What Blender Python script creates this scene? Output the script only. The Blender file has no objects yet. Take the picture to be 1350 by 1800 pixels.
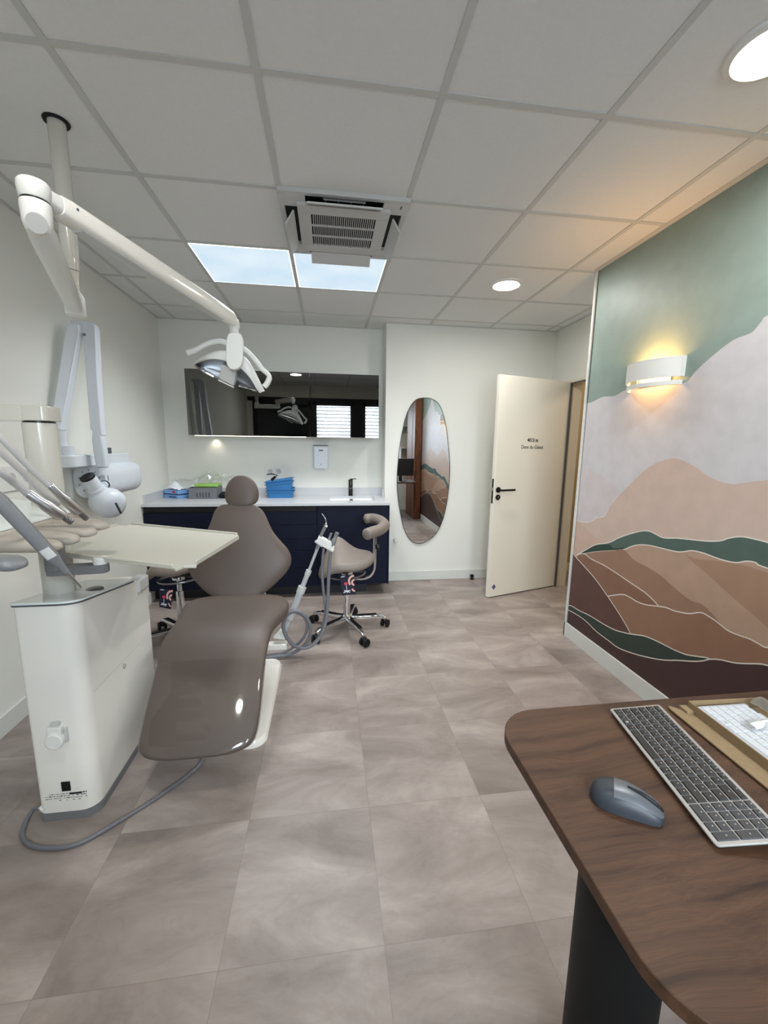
import bpy, bmesh, math, random
from mathutils import Vector, Matrix
SC = bpy.context.scene
COL = SC.collection
PI = math.pi
random.seed(4)

# ------------------------------------------------------------------ camera
cam = bpy.data.cameras.new('camera')
cam.sensor_fit = 'VERTICAL'; cam.sensor_height = 36.0
cam.lens = 718.25 / 1800 * 36.0
cam.clip_start = 0.02
cam_o = bpy.data.objects.new('camera', cam); COL.objects.link(cam_o)
CM = Matrix([[0.990779, 0.009773, -0.135134], [-0.134928, 0.161659, -0.977579], [0.012292, 0.986798, 0.161487]]).to_4x4()
CM.translation = Vector((0, 0, 1.412))
cam_o.matrix_world = CM
SC.camera = cam_o
# ------------------------------------------------------------------ world, daylight, exposure
W = bpy.data.worlds.new('sky'); SC.world = W; W.use_nodes = True
bg = W.node_tree.nodes['Background']
bg.inputs[0].default_value = (0.55, 0.72, 1.0, 1); bg.inputs[1].default_value = 1.0
VS = SC.view_settings
SC.display_settings.display_device = 'sRGB'
VS.view_transform = 'Standard'; VS.look = 'None'; VS.gamma = 1.0; VS.use_curve_mapping = False
VS.exposure = 0.12
SC.cycles.use_denoising = True
SC.cycles.max_bounces = 8; SC.cycles.diffuse_bounces = 5; SC.cycles.glossy_bounces = 4
SC.cycles.sample_clamp_indirect = 4.0
P_WINDOW, P_DOWN, P_PANEL, P_SCONCE, P_HALL, P_BEAM = 118.0, 165.0, 0.92, 2.5, 13.0, 10.5
def area_light(name, loc, rot, sx, sy, power, col, shape='RECTANGLE'):
    l = bpy.data.lights.new(name, 'AREA'); l.shape = shape; l.size = sx
    if shape == 'RECTANGLE': l.size_y = sy
    l.energy = power; l.color = col
    o = bpy.data.objects.new(name, l); o.location = loc; o.rotation_euler = rot; COL.objects.link(o)
    return o
# daylight outside the two windows behind the camera (windows at x -0.27..0.53 and 0.72..1.50)
area_light('daylight', (0.13, -1.35, 2.05), (math.radians(76), 0, 0), 0.82, 1.30, P_WINDOW, (0.86, 0.94, 1.0))
area_light('daylight', (1.11, -1.35, 2.05), (math.radians(76), 0, 0), 0.80, 1.30, P_WINDOW, (0.86, 0.94, 1.0))

# ------------------------------------------------------------------ materials
def lin(c):
    return tuple(((v/255)/12.92 if v/255 <= 0.04045 else ((v/255+0.055)/1.055)**2.4) for v in c)
MATS = {}
def mat(name, c, rough=0.5, metal=0.0, bump=0.0, bscale=200.0, var=0.0, vscale=6.0, spec=0.5, coat=0.0, trans=0.0, ior=1.45):
    m = bpy.data.materials.new(name); m.use_nodes = True
    nt = m.node_tree; b = nt.nodes['Principled BSDF']
    col = lin(c)
    b.inputs['Base Color'].default_value = (*col, 1)
    b.inputs['Roughness'].default_value = rough; b.inputs['Metallic'].default_value = metal
    b.inputs['Specular IOR Level'].default_value = spec
    b.inputs['Coat Weight'].default_value = coat
    b.inputs['Transmission Weight'].default_value = trans; b.inputs['IOR'].default_value = ior
    if bump or var:
        tc = nt.nodes.new('ShaderNodeTexCoord')
    if bump:
        n = nt.nodes.new('ShaderNodeTexNoise'); n.inputs['Scale'].default_value = bscale
        nt.links.new(tc.outputs['Object'], n.inputs['Vector'])
        bp = nt.nodes.new('ShaderNodeBump'); bp.inputs['Strength'].default_value = bump; bp.inputs['Distance'].default_value = 0.002
        nt.links.new(n.outputs[0], bp.inputs['Height']); nt.links.new(bp.outputs[0], b.inputs['Normal'])
    if var:
        n = nt.nodes.new('ShaderNodeTexNoise'); n.inputs['Scale'].default_value = vscale; n.inputs['Detail'].default_value = 6
        nt.links.new(tc.outputs['Object'], n.inputs['Vector'])
        r = nt.nodes.new('ShaderNodeMapRange'); r.inputs[1].default_value = 0.3; r.inputs[2].default_value = 0.7
        r.inputs[3].default_value = 1-var; r.inputs[4].default_value = 1+var
        nt.links.new(n.outputs[0], r.inputs[0])
        mx = nt.nodes.new('ShaderNodeMix'); mx.data_type = 'RGBA'; mx.blend_type = 'MULTIPLY'; mx.inputs[0].default_value = 1
        mx.inputs[6].default_value = (*col, 1); nt.links.new(r.outputs[0], mx.inputs[7])
        nt.links.new(mx.outputs[2], b.inputs['Base Color'])
    MATS[name] = m
    return m
def emit(name, c, s):
    m = bpy.data.materials.new(name); m.use_nodes = True; nt = m.node_tree
    b = nt.nodes['Principled BSDF']; b.inputs['Base Color'].default_value = (0.8, 0.8, 0.8, 1)
    b.inputs['Emission Color'].default_value = (*c, 1); b.inputs['Emission Strength'].default_value = s
    MATS[name] = m
    return m
mat('wall_paint', (229, 229, 222), 0.75, bump=0.05, bscale=350)
mat('skirting', (214, 216, 211), 0.45)
mat('tile_ceiling', (226, 226, 224), 0.9, bump=0.25, bscale=500, var=0.015, vscale=60)
mat('tbar', (198, 198, 195), 0.6)
mat('white_plastic', (226, 226, 222), 0.35)
mat('white_gloss', (238, 235, 227), 0.12, coat=0.4)
mat('cream_gloss', (202, 199, 190), 0.18, coat=0.3)
mat('xray_white', (214, 219, 225), 0.3)
mat('shell_grey', (196, 196, 194), 0.35)
mat('beige_plastic', (166, 158, 147), 0.4)
mat('tray_beige', (188, 185, 173), 0.55)
mat('grey_plastic', (118, 119, 121), 0.4)
mat('dark_grey', (88, 88, 92), 0.45)
mat('hose_grey', (112, 113, 118), 0.45)
mat('hose_light', (182, 179, 178), 0.5)
mat('black_plastic', (18, 18, 20), 0.35)
mat('black_matte', (15, 15, 16), 0.6, spec=0.35)
mat('chrome', (225, 226, 228), 0.08, 1.0)
mat('steel', (205, 207, 210), 0.28, 1.0)
mat('brushed', (150, 150, 152), 0.35, 1.0)
mat('taupe', (90, 79, 73), 0.48, bump=0.06, bscale=900)
mat('taupe_light', (124, 114, 106), 0.5, bump=0.06, bscale=900)
mat('navy', (5, 12, 33), 0.5, spec=0.25)
mat('navy_dark', (8, 9, 14), 0.6)
mat('quartz', (198, 199, 201), 0.3, var=0.03, vscale=120)
mat('door_paint', (236, 231, 218), 0.4)
mat('jamb_paint', (220, 210, 190), 0.45)
mat('hall_paint', (176, 156, 122), 0.7)
mat('mirror', (232, 234, 234), 0.01, 1.0)
mat('black_glass', (112, 112, 110), 0.015, 1.0)
mat('glass_top', (232, 240, 238), 0.06, coat=1.0)
mat('clear_cover', (255, 255, 255), 0.04)
mat('blue_plastic', (50, 116, 172), 0.35)
mat('light_blue', (120, 160, 210), 0.5)
mat('tissue', (232, 236, 242), 0.8)
mat('lime', (148, 190, 96), 0.45)
mat('gunmetal', (62, 56, 52), 0.25, 0.8)
mat('cardboard', (130, 109, 80), 0.85, var=0.05, vscale=80)
mat('key_black', (29, 28, 28), 0.5)
mat('key_grey', (50, 50, 52), 0.5)
mat('kb_silver', (152, 148, 144), 0.4, 0.3)
mat('key_white', (186, 187, 189), 0.5)
mat('print_grey', (150, 150, 152), 0.6)
mat('print_dark', (40, 42, 46), 0.6)
mat('mouse_dark', (48, 52, 59), 0.45)
mat('mouse_grey', (104, 107, 112), 0.35, 0.4)
mat('tag_navy', (22, 24, 46), 0.5)
mat('tag_pink', (232, 178, 168), 0.5)
mat('tag_red', (206, 66, 80), 0.5)
mat('tag_white', (225, 225, 232), 0.5)
mat('anthracite', (34, 36, 40), 0.5)
mat('slat_grey', (120, 126, 134), 0.45)
mat('sticker_blue', (50, 66, 110), 0.4)
mat('red_print', (180, 50, 60), 0.5)
mat('alu_grey', (196, 198, 200), 0.35, 0.25)
mat('sink_white', (240, 240, 240), 0.2)
mat('line_white', (226, 220, 210), 0.6)
emit("downlight_glow", (1.0, 0.975, 0.925), P_DOWN)
emit('strip_glow', (1.0, 0.90, 0.72), 5.0)
emit('bulb_glow', (1.0, 0.60, 0.20), 2.5)
# thin glass / film: mostly see-through with a gloss
def film(name, tint, gloss, rough=0.03, k=1.0, milk=0.0):
    m = bpy.data.materials.new(name); m.use_nodes = True; nt = m.node_tree
    nt.nodes.remove(nt.nodes['Principled BSDF'])
    t = nt.nodes.new('ShaderNodeBsdfTransparent'); t.inputs[0].default_value = (*tint, 1)
    g = nt.nodes.new('ShaderNodeBsdfGlossy'); g.inputs['Roughness'].default_value = rough
    mx = nt.nodes.new('ShaderNodeMixShader')
    lw_ = nt.nodes.new('ShaderNodeLayerWeight'); lw_.inputs[0].default_value = 0.5
    fr = nt.nodes.new('ShaderNodeMath'); fr.operation = 'POWER'; fr.inputs[1].default_value = 4.0
    nt.links.new(lw_.outputs['Facing'], fr.inputs[0])
    ad = nt.nodes.new('ShaderNodeMath'); ad.operation = 'MULTIPLY_ADD'; ad.inputs[1].default_value = k; ad.inputs[2].default_value = gloss
    nt.links.new(fr.outputs[0], ad.inputs[0]); nt.links.new(ad.outputs[0], mx.inputs[0])
    nt.links.new(t.outputs[0], mx.inputs[1]); nt.links.new(g.outputs[0], mx.inputs[2])
    out = mx
    if milk:
        df = nt.nodes.new('ShaderNodeBsdfDiffuse'); df.inputs[0].default_value = (0.85, 0.87, 0.86, 1)
        out = nt.nodes.new('ShaderNodeMixShader'); out.inputs[0].default_value = milk
        nt.links.new(mx.outputs[0], out.inputs[1]); nt.links.new(df.outputs[0], out.inputs[2])
    nt.links.new(out.outputs[0], nt.nodes['Material Output'].inputs[0])
    MATS[name] = m
film('pane_glass', (0.97, 0.99, 1.0), 0.04)
film('clear_film', (0.96, 0.97, 0.96), 0.12, 0.12, 0.9, 0.09)
film('cover_film', (0.95, 0.95, 0.95), 0.05, 0.06)

# vinyl floor: 457 mm stone-look tiles, every tile with its own clouding
def floor_mat():
    m = bpy.data.materials.new('floor_vinyl'); m.use_nodes = True; nt = m.node_tree; N = nt.nodes; L = nt.links
    b = N['Principled BSDF']
    tc = N.new('ShaderNodeTexCoord')
    mp = N.new('ShaderNodeVectorMath'); mp.operation = 'SUBTRACT'; mp.inputs[1].default_value = (0.1475, 0.942, 0)
    L.new(tc.outputs['Object'], mp.inputs[0])
    sc_ = N.new('ShaderNodeVectorMath'); sc_.operation = 'SCALE'; sc_.inputs['Scale'].default_value = 1/0.4557
    L.new(mp.outputs[0], sc_.inputs[0])
    fl = N.new('ShaderNodeVectorMath'); fl.operation = 'FLOOR'; L.new(sc_.outputs[0], fl.inputs[0])
    fr = N.new('ShaderNodeVectorMath'); fr.operation = 'FRACTION'; L.new(sc_.outputs[0], fr.inputs[0])
    wn = N.new('ShaderNodeTexWhiteNoise'); wn.noise_dimensions = '2D'; L.new(fl.outputs[0], wn.inputs['Vector'])
    off = N.new('ShaderNodeVectorMath'); off.operation = 'SCALE'; off.inputs['Scale'].default_value = 37.0
    L.new(wn.outputs['Color'], off.inputs[0])
    st = N.new('ShaderNodeVectorMath'); st.operation = 'MULTIPLY'; st.inputs[1].default_value = (1.0, 2.1, 1.0)
    L.new(sc_.outputs[0], st.inputs[0])
    ad = N.new('ShaderNodeVectorMath'); ad.operation = 'ADD'; L.new(st.outputs[0], ad.inputs[0]); L.new(off.outputs[0], ad.inputs[1])
    n1 = N.new('ShaderNodeTexNoise'); n1.inputs['Scale'].default_value = 0.85; n1.inputs['Detail'].default_value = 9; n1.inputs['Roughness'].default_value = 0.62
    n1.inputs['Distortion'].default_value = 0.6
    L.new(ad.outputs[0], n1.inputs['Vector'])
    cr = N.new('ShaderNodeValToRGB'); e = cr.color_ramp.elements
    e[0].position = 0.30; e[0].color = (*lin((122, 111, 105)), 1)
    e[1].position = 0.72; e[1].color = (*lin((178, 167, 160)), 1)
    k = cr.color_ramp.elements.new(0.5); k.color = (*lin((149, 137, 131)), 1)
    L.new(n1.outputs[0], cr.inputs[0])
    # fine streak edges
    n2 = N.new('ShaderNodeTexNoise'); n2.inputs['Scale'].default_value = 2.2; n2.inputs['Detail'].default_value = 5; n2.inputs['Distortion'].default_value = 1.2
    L.new(ad.outputs[0], n2.inputs['Vector'])
    a = N.new('ShaderNodeMath'); a.operation = 'SUBTRACT'; a.inputs[1].default_value = 0.5; L.new(n2.outputs[0], a.inputs[0])
    a2 = N.new('ShaderNodeMath'); a2.operation = 'ABSOLUTE'; L.new(a.outputs[0], a2.inputs[0])
    mr = N.new('ShaderNodeMapRange'); mr.inputs[1].default_value = 0.0; mr.inputs[2].default_value = 0.035; mr.inputs[3].default_value = 0.95; mr.inputs[4].default_value = 1.0
    L.new(a2.outputs[0], mr.inputs[0])
    mx = N.new('ShaderNodeMix'); mx.data_type = 'RGBA'; mx.blend_type = 'MULTIPLY'; mx.inputs[0].default_value = 1
    L.new(cr.outputs[0], mx.inputs[6]); L.new(mr.outputs[0], mx.inputs[7])
    # tile tone
    mr2 = N.new('ShaderNodeMapRange'); mr2.inputs[3].default_value = 0.93; mr2.inputs[4].default_value = 1.06
    L.new(wn.outputs['Value'], mr2.inputs[0])
    mx2 = N.new('ShaderNodeMix'); mx2.data_type = 'RGBA'; mx2.blend_type = 'MULTIPLY'; mx2.inputs[0].default_value = 1
    L.new(mx.outputs[2], mx2.inputs[6]); L.new(mr2.outputs[0], mx2.inputs[7])
    # joints
    sep = N.new('ShaderNodeSeparateXYZ'); L.new(fr.outputs[0], sep.inputs[0])
    def edge(o):
        s1 = N.new('ShaderNodeMath'); s1.operation = 'SUBTRACT'; s1.inputs[1].default_value = 0.5; L.new(o, s1.inputs[0])
        s2 = N.new('ShaderNodeMath'); s2.operation = 'ABSOLUTE'; L.new(s1.outputs[0], s2.inputs[0])
        s3 = N.new('ShaderNodeMath'); s3.operation = 'GREATER_THAN'; s3.inputs[1].default_value = 0.4972; L.new(s2.outputs[0], s3.inputs[0])
        return s3.outputs[0]
    mxx = N.new('ShaderNodeMath'); mxx.operation = 'MAXIMUM'; L.new(edge(sep.outputs[0]), mxx.inputs[0]); L.new(edge(sep.outputs[1]), mxx.inputs[1])
    mx3 = N.new('ShaderNodeMix'); mx3.data_type = 'RGBA'; L.new(mx2.outputs[2], mx3.inputs[6])
    mx3.inputs[7].default_value = (*lin((118, 106, 100)), 1)
    k2 = N.new('ShaderNodeMath'); k2.operation = 'MULTIPLY'; k2.inputs[1].default_value = 0.45; L.new(mxx.outputs[0], k2.inputs[0]); L.new(k2.outputs[0], mx3.inputs[0])
    L.new(mx3.outputs[2], b.inputs['Base Color'])
    b.inputs['Roughness'].default_value = 0.42; b.inputs['Specular IOR Level'].default_value = 0.4
    bp = N.new('ShaderNodeBump'); bp.inputs['Strength'].default_value = 0.06; bp.inputs['Distance'].default_value = 0.003
    L.new(n1.outputs[0], bp.inputs['Height']); L.new(bp.outputs[0], b.inputs['Normal'])
    MATS['floor_vinyl'] = m
floor_mat()
def wood_mat(name, dark, mid, light, along='X'):
    m = bpy.data.materials.new(name); m.use_nodes = True; nt = m.node_tree; N = nt.nodes; L = nt.links
    b = N['Principled BSDF']; tc = N.new('ShaderNodeTexCoord')
    w = N.new('ShaderNodeTexNoise'); w.inputs['Scale'].default_value = 1.6; w.inputs['Detail'].default_value = 3
    L.new(tc.outputs['Object'], w.inputs['Vector'])
    sb = N.new('ShaderNodeVectorMath'); sb.operation = 'SUBTRACT'; sb.inputs[1].default_value = (0.5, 0.5, 0.5); L.new(w.outputs['Color'], sb.inputs[0])
    s1 = N.new('ShaderNodeVectorMath'); s1.operation = 'SCALE'; s1.inputs['Scale'].default_value = 0.16; L.new(sb.outputs[0], s1.inputs[0])
    ad = N.new('ShaderNodeVectorMath'); ad.operation = 'ADD'; L.new(tc.outputs['Object'], ad.inputs[0]); L.new(s1.outputs[0], ad.inputs[1])
    ml = N.new('ShaderNodeVectorMath'); ml.operation = 'MULTIPLY'
    ml.inputs[1].default_value = (1.1, 34, 34) if along == 'X' else (34, 34, 1.1)
    L.new(ad.outputs[0], ml.inputs[0])
    n = N.new('ShaderNodeTexNoise'); n.inputs['Scale'].default_value = 1.0; n.inputs['Detail'].default_value = 6; n.inputs['Roughness'].default_value = 0.55
    L.new(ml.outputs[0], n.inputs['Vector'])
    cr = N.new('ShaderNodeValToRGB'); e = cr.color_ramp.elements
    e[0].position = 0.30; e[0].color = (*lin(dark), 1); e[1].position = 0.70; e[1].color = (*lin(light), 1)
    k = e.new(0.45); k.color = (*lin(mid), 1)
    L.new(n.outputs[0], cr.inputs[0])
    ml2 = N.new('ShaderNodeVectorMath'); ml2.operation = 'MULTIPLY'
    ml2.inputs[1].default_value = (8, 420, 420) if along == 'X' else (420, 420, 8)
    L.new(ad.outputs[0], ml2.inputs[0])
    n2 = N.new('ShaderNodeTexNoise'); n2.inputs['Scale'].default_value = 1.0; n2.inputs['Detail'].default_value = 2; L.new(ml2.outputs[0], n2.inputs['Vector'])
    mr = N.new('ShaderNodeMapRange'); mr.inputs[1].default_value = 0.35; mr.inputs[2].default_value = 0.65; mr.inputs[3].default_value = 0.86; mr.inputs[4].default_value = 1.08
    L.new(n2.outputs[0], mr.inputs[0])
    mx = N.new('ShaderNodeMix'); mx.data_type = 'RGBA'; mx.blend_type = 'MULTIPLY'; mx.inputs[0].default_value = 1
    L.new(cr.outputs[0], mx.inputs[6]); L.new(mr.outputs[0], mx.inputs[7]); L.new(mx.outputs[2], b.inputs['Base Color'])
    b.inputs['Roughness'].default_value = 0.5; b.inputs['Specular IOR Level'].default_value = 0.3
    MATS[name] = m
wood_mat('walnut', (40, 26, 18), (67, 46, 33), (84, 59, 43))
wood_mat('walnut_up', (70, 40, 26), (104, 64, 44), (128, 84, 60), 'Z')
# printed sky on the lit ceiling panels
def sky_panel():
    m = bpy.data.materials.new('sky_panel_print'); m.use_nodes = True; nt = m.node_tree; N = nt.nodes; L = nt.links
    b = N['Principled BSDF']; tc = N.new('ShaderNodeTexCoord')
    n = N.new('ShaderNodeTexNoise'); n.inputs['Scale'].default_value = 3.0; n.inputs['Detail'].default_value = 4
    L.new(tc.outputs['Object'], n.inputs['Vector'])
    cr = N.new('ShaderNodeValToRGB'); e = cr.color_ramp.elements
    e[0].position = 0.3; e[0].color = (*lin((184, 210, 230)), 1); e[1].position = 0.7; e[1].color = (*lin((214, 230, 240)), 1)
    L.new(n.outputs[0], cr.inputs[0]); L.new(cr.outputs[0], b.inputs['Emission Color'])
    b.inputs['Emission Strength'].default_value = P_PANEL; b.inputs['Base Color'].default_value = (0.3, 0.3, 0.3, 1)
    MATS['sky_panel_print'] = m
sky_panel()
emit('panel_edge', (0.95, 1.0, 1.0), 1.3)

# ------------------------------------------------------------------ mesh helpers
WL = {}
class MB:
    def __init__(s): s.v = []; s.f = []; s.m = []
    def add(s, vs, fs, mi=0):
        n = len(s.v); s.v += [tuple(v) for v in vs]
        s.f += [tuple(i+n for i in f) for f in fs]; s.m += [mi]*len(fs)
        return s
    def box(s, x0, x1, y0, y1, z0, z1, mi=0, M=None):
        vs = [Vector((x, y, z)) for z in (z0, z1) for y in (y0, y1) for x in (x0, x1)]
        if M is not None: vs = [M @ v for v in vs]
        return s.add(vs, [(0,2,3,1),(4,5,7,6),(0,1,5,4),(2,6,7,3),(0,4,6,2),(1,3,7,5)], mi)
    def rbox(s, x0, x1, y0, y1, z0, z1, r=0.01, seg=3, mi=0, M=None, axis='Z'):
        pts = rrect(x0, x1, y0, y1, r, seg) if axis == 'Z' else (rrect(x0, x1, z0, z1, r, seg) if axis == 'Y' else rrect(y0, y1, z0, z1, r, seg))
        lo, hi = (z0, z1) if axis == 'Z' else ((y0, y1) if axis == 'Y' else (x0, x1))
        return s.prism(pts, lo, hi, mi, M, axis)
    def prism(s, pts, lo, hi, mi=0, M=None, axis='Z', chamfer=0.0):
        def P(p, h):
            v = Vector((p[0], p[1], h)) if axis == 'Z' else (Vector((p[0], h, p[1])) if axis == 'Y' else Vector((h, p[0], p[1])))
            return M @ v if M is not None else v
        n = len(pts)
        vs = [P(p, lo) for p in pts] + [P(p, hi) for p in pts]
        fs = [tuple(range(n))[::-1], tuple(range(n, 2*n))] + [(i, (i+1) % n, n+(i+1) % n, n+i) for i in range(n)]
        return s.add(vs, fs, mi)
    def tube(s, path, r, seg=12, mi=0, cap=True, flat=1.0):
        P = [Vector(p) for p in path]; n = len(P)
        R = r if isinstance(r, (list, tuple)) else [r]*n
        T = []
        for i in range(n):
            d = (P[min(i+1, n-1)] - P[max(i-1, 0)])
            T.append(d.normalized() if d.length > 1e-9 else Vector((0, 0, 1)))
        a = Vector((0, 0, 1)) if abs(T[0].z) < 0.9 else Vector((1, 0, 0))
        u = T[0].cross(a).normalized()
        vs = []
        for i in range(n):
            u = (u - T[i]*u.dot(T[i])).normalized(); w = T[i].cross(u)
            for k in range(seg):
                t = 2*PI*k/seg
                vs.append(P[i] + (u*math.cos(t) + w*math.sin(t)*flat)*R[i])
        fs = [(i*seg+k, i*seg+(k+1) % seg, (i+1)*seg+(k+1) % seg, (i+1)*seg+k) for i in range(n-1) for k in range(seg)]
        if cap: fs += [tuple(range(seg))[::-1], tuple(range((n-1)*seg, n*seg))]
        return s.add(vs, fs, mi)
    def cyl(s, a, b, r, seg=24, mi=0, r2=None):
        return s.tube([a, b], [r, r if r2 is None else r2], seg, mi)
    def lathe(s, prof, c, seg=32, mi=0, M=None):
        vs = []
        for (r, z) in prof:
            for k in range(seg):
                t = 2*PI*k/seg
                v = Vector((r*math.cos(t), r*math.sin(t), z))
                vs.append((M @ v if M is not None else v) + Vector(c))
        n = len(prof)
        fs = [(i*seg+k, i*seg+(k+1) % seg, (i+1)*seg+(k+1) % seg, (i+1)*seg+k) for i in range(n-1) for k in range(seg)]
        if prof[0][0] > 1e-6: fs.append(tuple(range(seg))[::-1])
        if prof[-1][0] > 1e-6: fs.append(tuple(range((n-1)*seg, n*seg)))
        return s.add(vs, fs, mi)
    def loft(s, st, seg=28, mi=0, ex=2.6):
        # st: list of (centre, half-width vector, half-thickness vector)
        vs = []
        for c, a, b in st:
            c, a, b = Vector(c), Vector(a), Vector(b)
            for k in range(seg):
                t = 2*PI*k/seg; ct, sn = math.cos(t), math.sin(t)
                x = math.copysign(abs(ct)**(2/ex), ct); y = math.copysign(abs(sn)**(2/ex), sn)
                vs.append(c + a*x + b*y)
        n = len(st)
        fs = [(i*seg+k, i*seg+(k+1) % seg, (i+1)*seg+(k+1) % seg, (i+1)*seg+k) for i in range(n-1) for k in range(seg)]
        fs += [tuple(range(seg))[::-1], tuple(range((n-1)*seg, n*seg))]
        return s.add(vs, fs, mi)
    def grid(s, rows, mi=0, thick=None):
        n = len(rows); m = len(rows[0])
        vs = [Vector(p) for r in rows for p in r]
        fs = [(i*m+j, i*m+j+1, (i+1)*m+j+1, (i+1)*m+j) for i in range(n-1) for j in range(m-1)]
        if thick is not None:
            t = Vector(thick); k = n*m
            vs += [v+t for v in vs]
            fs += [tuple(reversed([a+k for a in f])) for f in fs[:]]
            rim = [(0*m+j, 0*m+j+1) for j in range(m-1)] + [(i*m+m-1, (i+1)*m+m-1) for i in range(n-1)] + \
                  [((n-1)*m+j+1, (n-1)*m+j) for j in range(m-1)] + [((i+1)*m, i*m) for i in range(n-1)]
            fs += [(b, a, a+k, b+k) for a, b in rim]
        return s.add(vs, fs, mi)
def rrect(x0, x1, y0, y1, r, seg=4):
    out = []
    for cx, cy, a0 in ((x1-r, y1-r, 0), (x0+r, y1-r, PI/2), (x0+r, y0+r, PI), (x1-r, y0+r, 1.5*PI)):
        for k in range(seg+1):
            a = a0 + PI/2*k/seg; out.append((cx+r*math.cos(a), cy+r*math.sin(a)))
    return out
def spline(pts, n=8):
    P = [Vector(p) for p in pts]; out = []
    for i in range(len(P)-1):
        p0 = P[i-1] if i > 0 else P[0]*2-P[1]; p1, p2 = P[i], P[i+1]; p3 = P[i+2] if i+2 < len(P) else P[-1]*2-P[-2]
        for k in range(n):
            t = k/n
            out.append(0.5*((2*p1)+(p2-p0)*t+(2*p0-5*p1+4*p2-p3)*t*t+(3*p1-p0-3*p2+p3)*t**3))
    out.append(P[-1]); return out
def basis(o, x, y, z):
    return Matrix(((x[0], y[0], z[0], o[0]), (x[1], y[1], z[1], o[1]), (x[2], y[2], z[2], o[2]), (0, 0, 0, 1)))
def frame(o, d, up=(0, 0, 1)):
    # local z along d, local x sideways
    z = Vector(d).normalized(); x = Vector(up).cross(z)
    x = x.normalized() if x.length > 1e-6 else Vector((1, 0, 0))
    return basis(o, x, z.cross(x), z)
def wloc(o): return WL.get(o.name, Vector((0, 0, 0)))
def obj(name, mb, m, parent=None, loc=None, smooth=35, bevel=0.0, sub=0, bseg=2):
    base = wloc(parent) if parent is not None else Vector((0, 0, 0))
    L = Vector(loc) if loc is not None else base
    me = bpy.data.meshes.new(name)
    me.from_pydata([tuple(Vector(v)-L) for v in mb.v], [], mb.f)
    ms = m if isinstance(m, (list, tuple)) else [m]
    for x in ms: me.materials.append(MATS[x])
    me.polygons.foreach_set('material_index', mb.m)
    bm = bmesh.new(); bm.from_mesh(me)
    bmesh.ops.recalc_face_normals(bm, faces=bm.faces)
    if smooth:
        for f in bm.faces: f.smooth = True
        for e in bm.edges:
            if len(e.link_faces) == 2 and e.calc_face_angle(0) > math.radians(smooth): e.smooth = False
    bm.to_mesh(me); bm.free()
    o = bpy.data.objects.new(name, me); COL.objects.link(o)
    WL[o.name] = L
    if parent is not None: o.parent = parent
    o.location = L - base
    if bevel:
        b = o.modifiers.new('bevel', 'BEVEL'); b.width = bevel; b.segments = bseg; b.limit_method = 'ANGLE'; b.angle_limit = math.radians(40)
        b.harden_normals = False
    if sub:
        b = o.modifiers.new('sub', 'SUBSURF'); b.levels = sub; b.render_levels = sub
    return o
def thing(name, label, cat, loc=(0, 0, 0), group=None):
    o = bpy.data.objects.new(name, None); COL.objects.link(o); o.location = loc; o.empty_display_size = 0.05
    WL[o.name] = Vector(loc)
    o['label'] = label; o['category'] = cat
    if group: o['group'] = group
    return o
def tag(o, label, cat, group=None):
    o['label'] = label; o['category'] = cat
    if group: o['group'] = group
    return o
def struct(name, mb, m, label=None, **k):
    o = obj(name, mb, m, **k); o['kind'] = 'structure'
    if label: o['label'] = label
    return o
def dup(root, loc, rotz=0.0, label=None, group=None):
    r = root.copy(); COL.objects.link(r); r.location = loc; r.rotation_euler = (0, 0, rotz)
    if label: r['label'] = label
    if group: r['group'] = group
    for ch in list(root.children):
        c = ch.copy(); COL.objects.link(c); c.parent = r
        for g in list(ch.children):
            d = g.copy(); COL.objects.link(d); d.parent = c
    return r
def text_mesh(name, txt, size, M, m, parent, extrude=0.0004, bold=0.0, sx=1.0):
    cu = bpy.data.curves.new(name, 'FONT'); cu.body = txt; cu.size = size; cu.align_x = 'CENTER'; cu.extrude = extrude; cu.offset = bold
    t = bpy.data.objects.new(name+'_t', cu); COL.objects.link(t)
    me = bpy.data.meshes.new_from_object(t.evaluated_get(bpy.context.evaluated_depsgraph_get()))
    bpy.data.objects.remove(t); bpy.data.curves.remove(cu)
    me.transform(Matrix.Diagonal((sx, 1, 1, 1)))
    base = wloc(parent) if parent is not None else Vector((0, 0, 0))
    me.transform(Matrix.Translation(-base) @ M)
    me.materials.clear(); me.materials.append(MATS[m]); me.name = name
    o = bpy.data.objects.new(name, me); COL.objects.link(o); WL[o.name] = base
    if parent is not None: o.parent = parent
    return o

# ================================================================== THE ROOM
CEIL = 2.566
XL, XM, XD, YB, YA, YR = -1.575, 1.78, 2.30, 4.33, 4.10, -0.70
struct('floor', MB().box(-1.8, 4.6, -0.9, 4.6, -0.06, 0.0), 'floor_vinyl', smooth=0)
# ceiling slab with the hole pattern left to the fixtures; grid bars are real strips
struct('ceiling', MB().box(-1.8, 4.6, -0.9, 4.6, CEIL, CEIL+0.05), 'tile_ceiling', smooth=0)
g = MB()
GX = [-0.8094+0.6*k for k in range(-1, 6)]
GY = [1.5264+0.6*k for k in range(-4, 5)]
for x in GX: g.box(x-0.012, x+0.012, YR, YB, CEIL-0.004, CEIL+0.001)
for y in GY: g.box(XL, XD, y-0.012, y+0.012, CEIL-0.0035, CEIL+0.001)
for a in ((XL, XL+0.02, YR, YB), (XL, 0.58, YB-0.02, YB), (0.58, XD, YA-0.02, YA), (XM-0.03, XM, YR, 2.70), (XD-0.02, XD, 2.70, YA)):
    g.box(*a, CEIL-0.0048, CEIL+0.001)
struct('trim_1', g, 'tbar', 'grey metal grid of the suspended tile ceiling', smooth=0)
struct('wall_left', MB().box(XL-0.1, XL, -0.9, 4.6, 0, CEIL), 'wall_paint', smooth=0)
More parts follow.
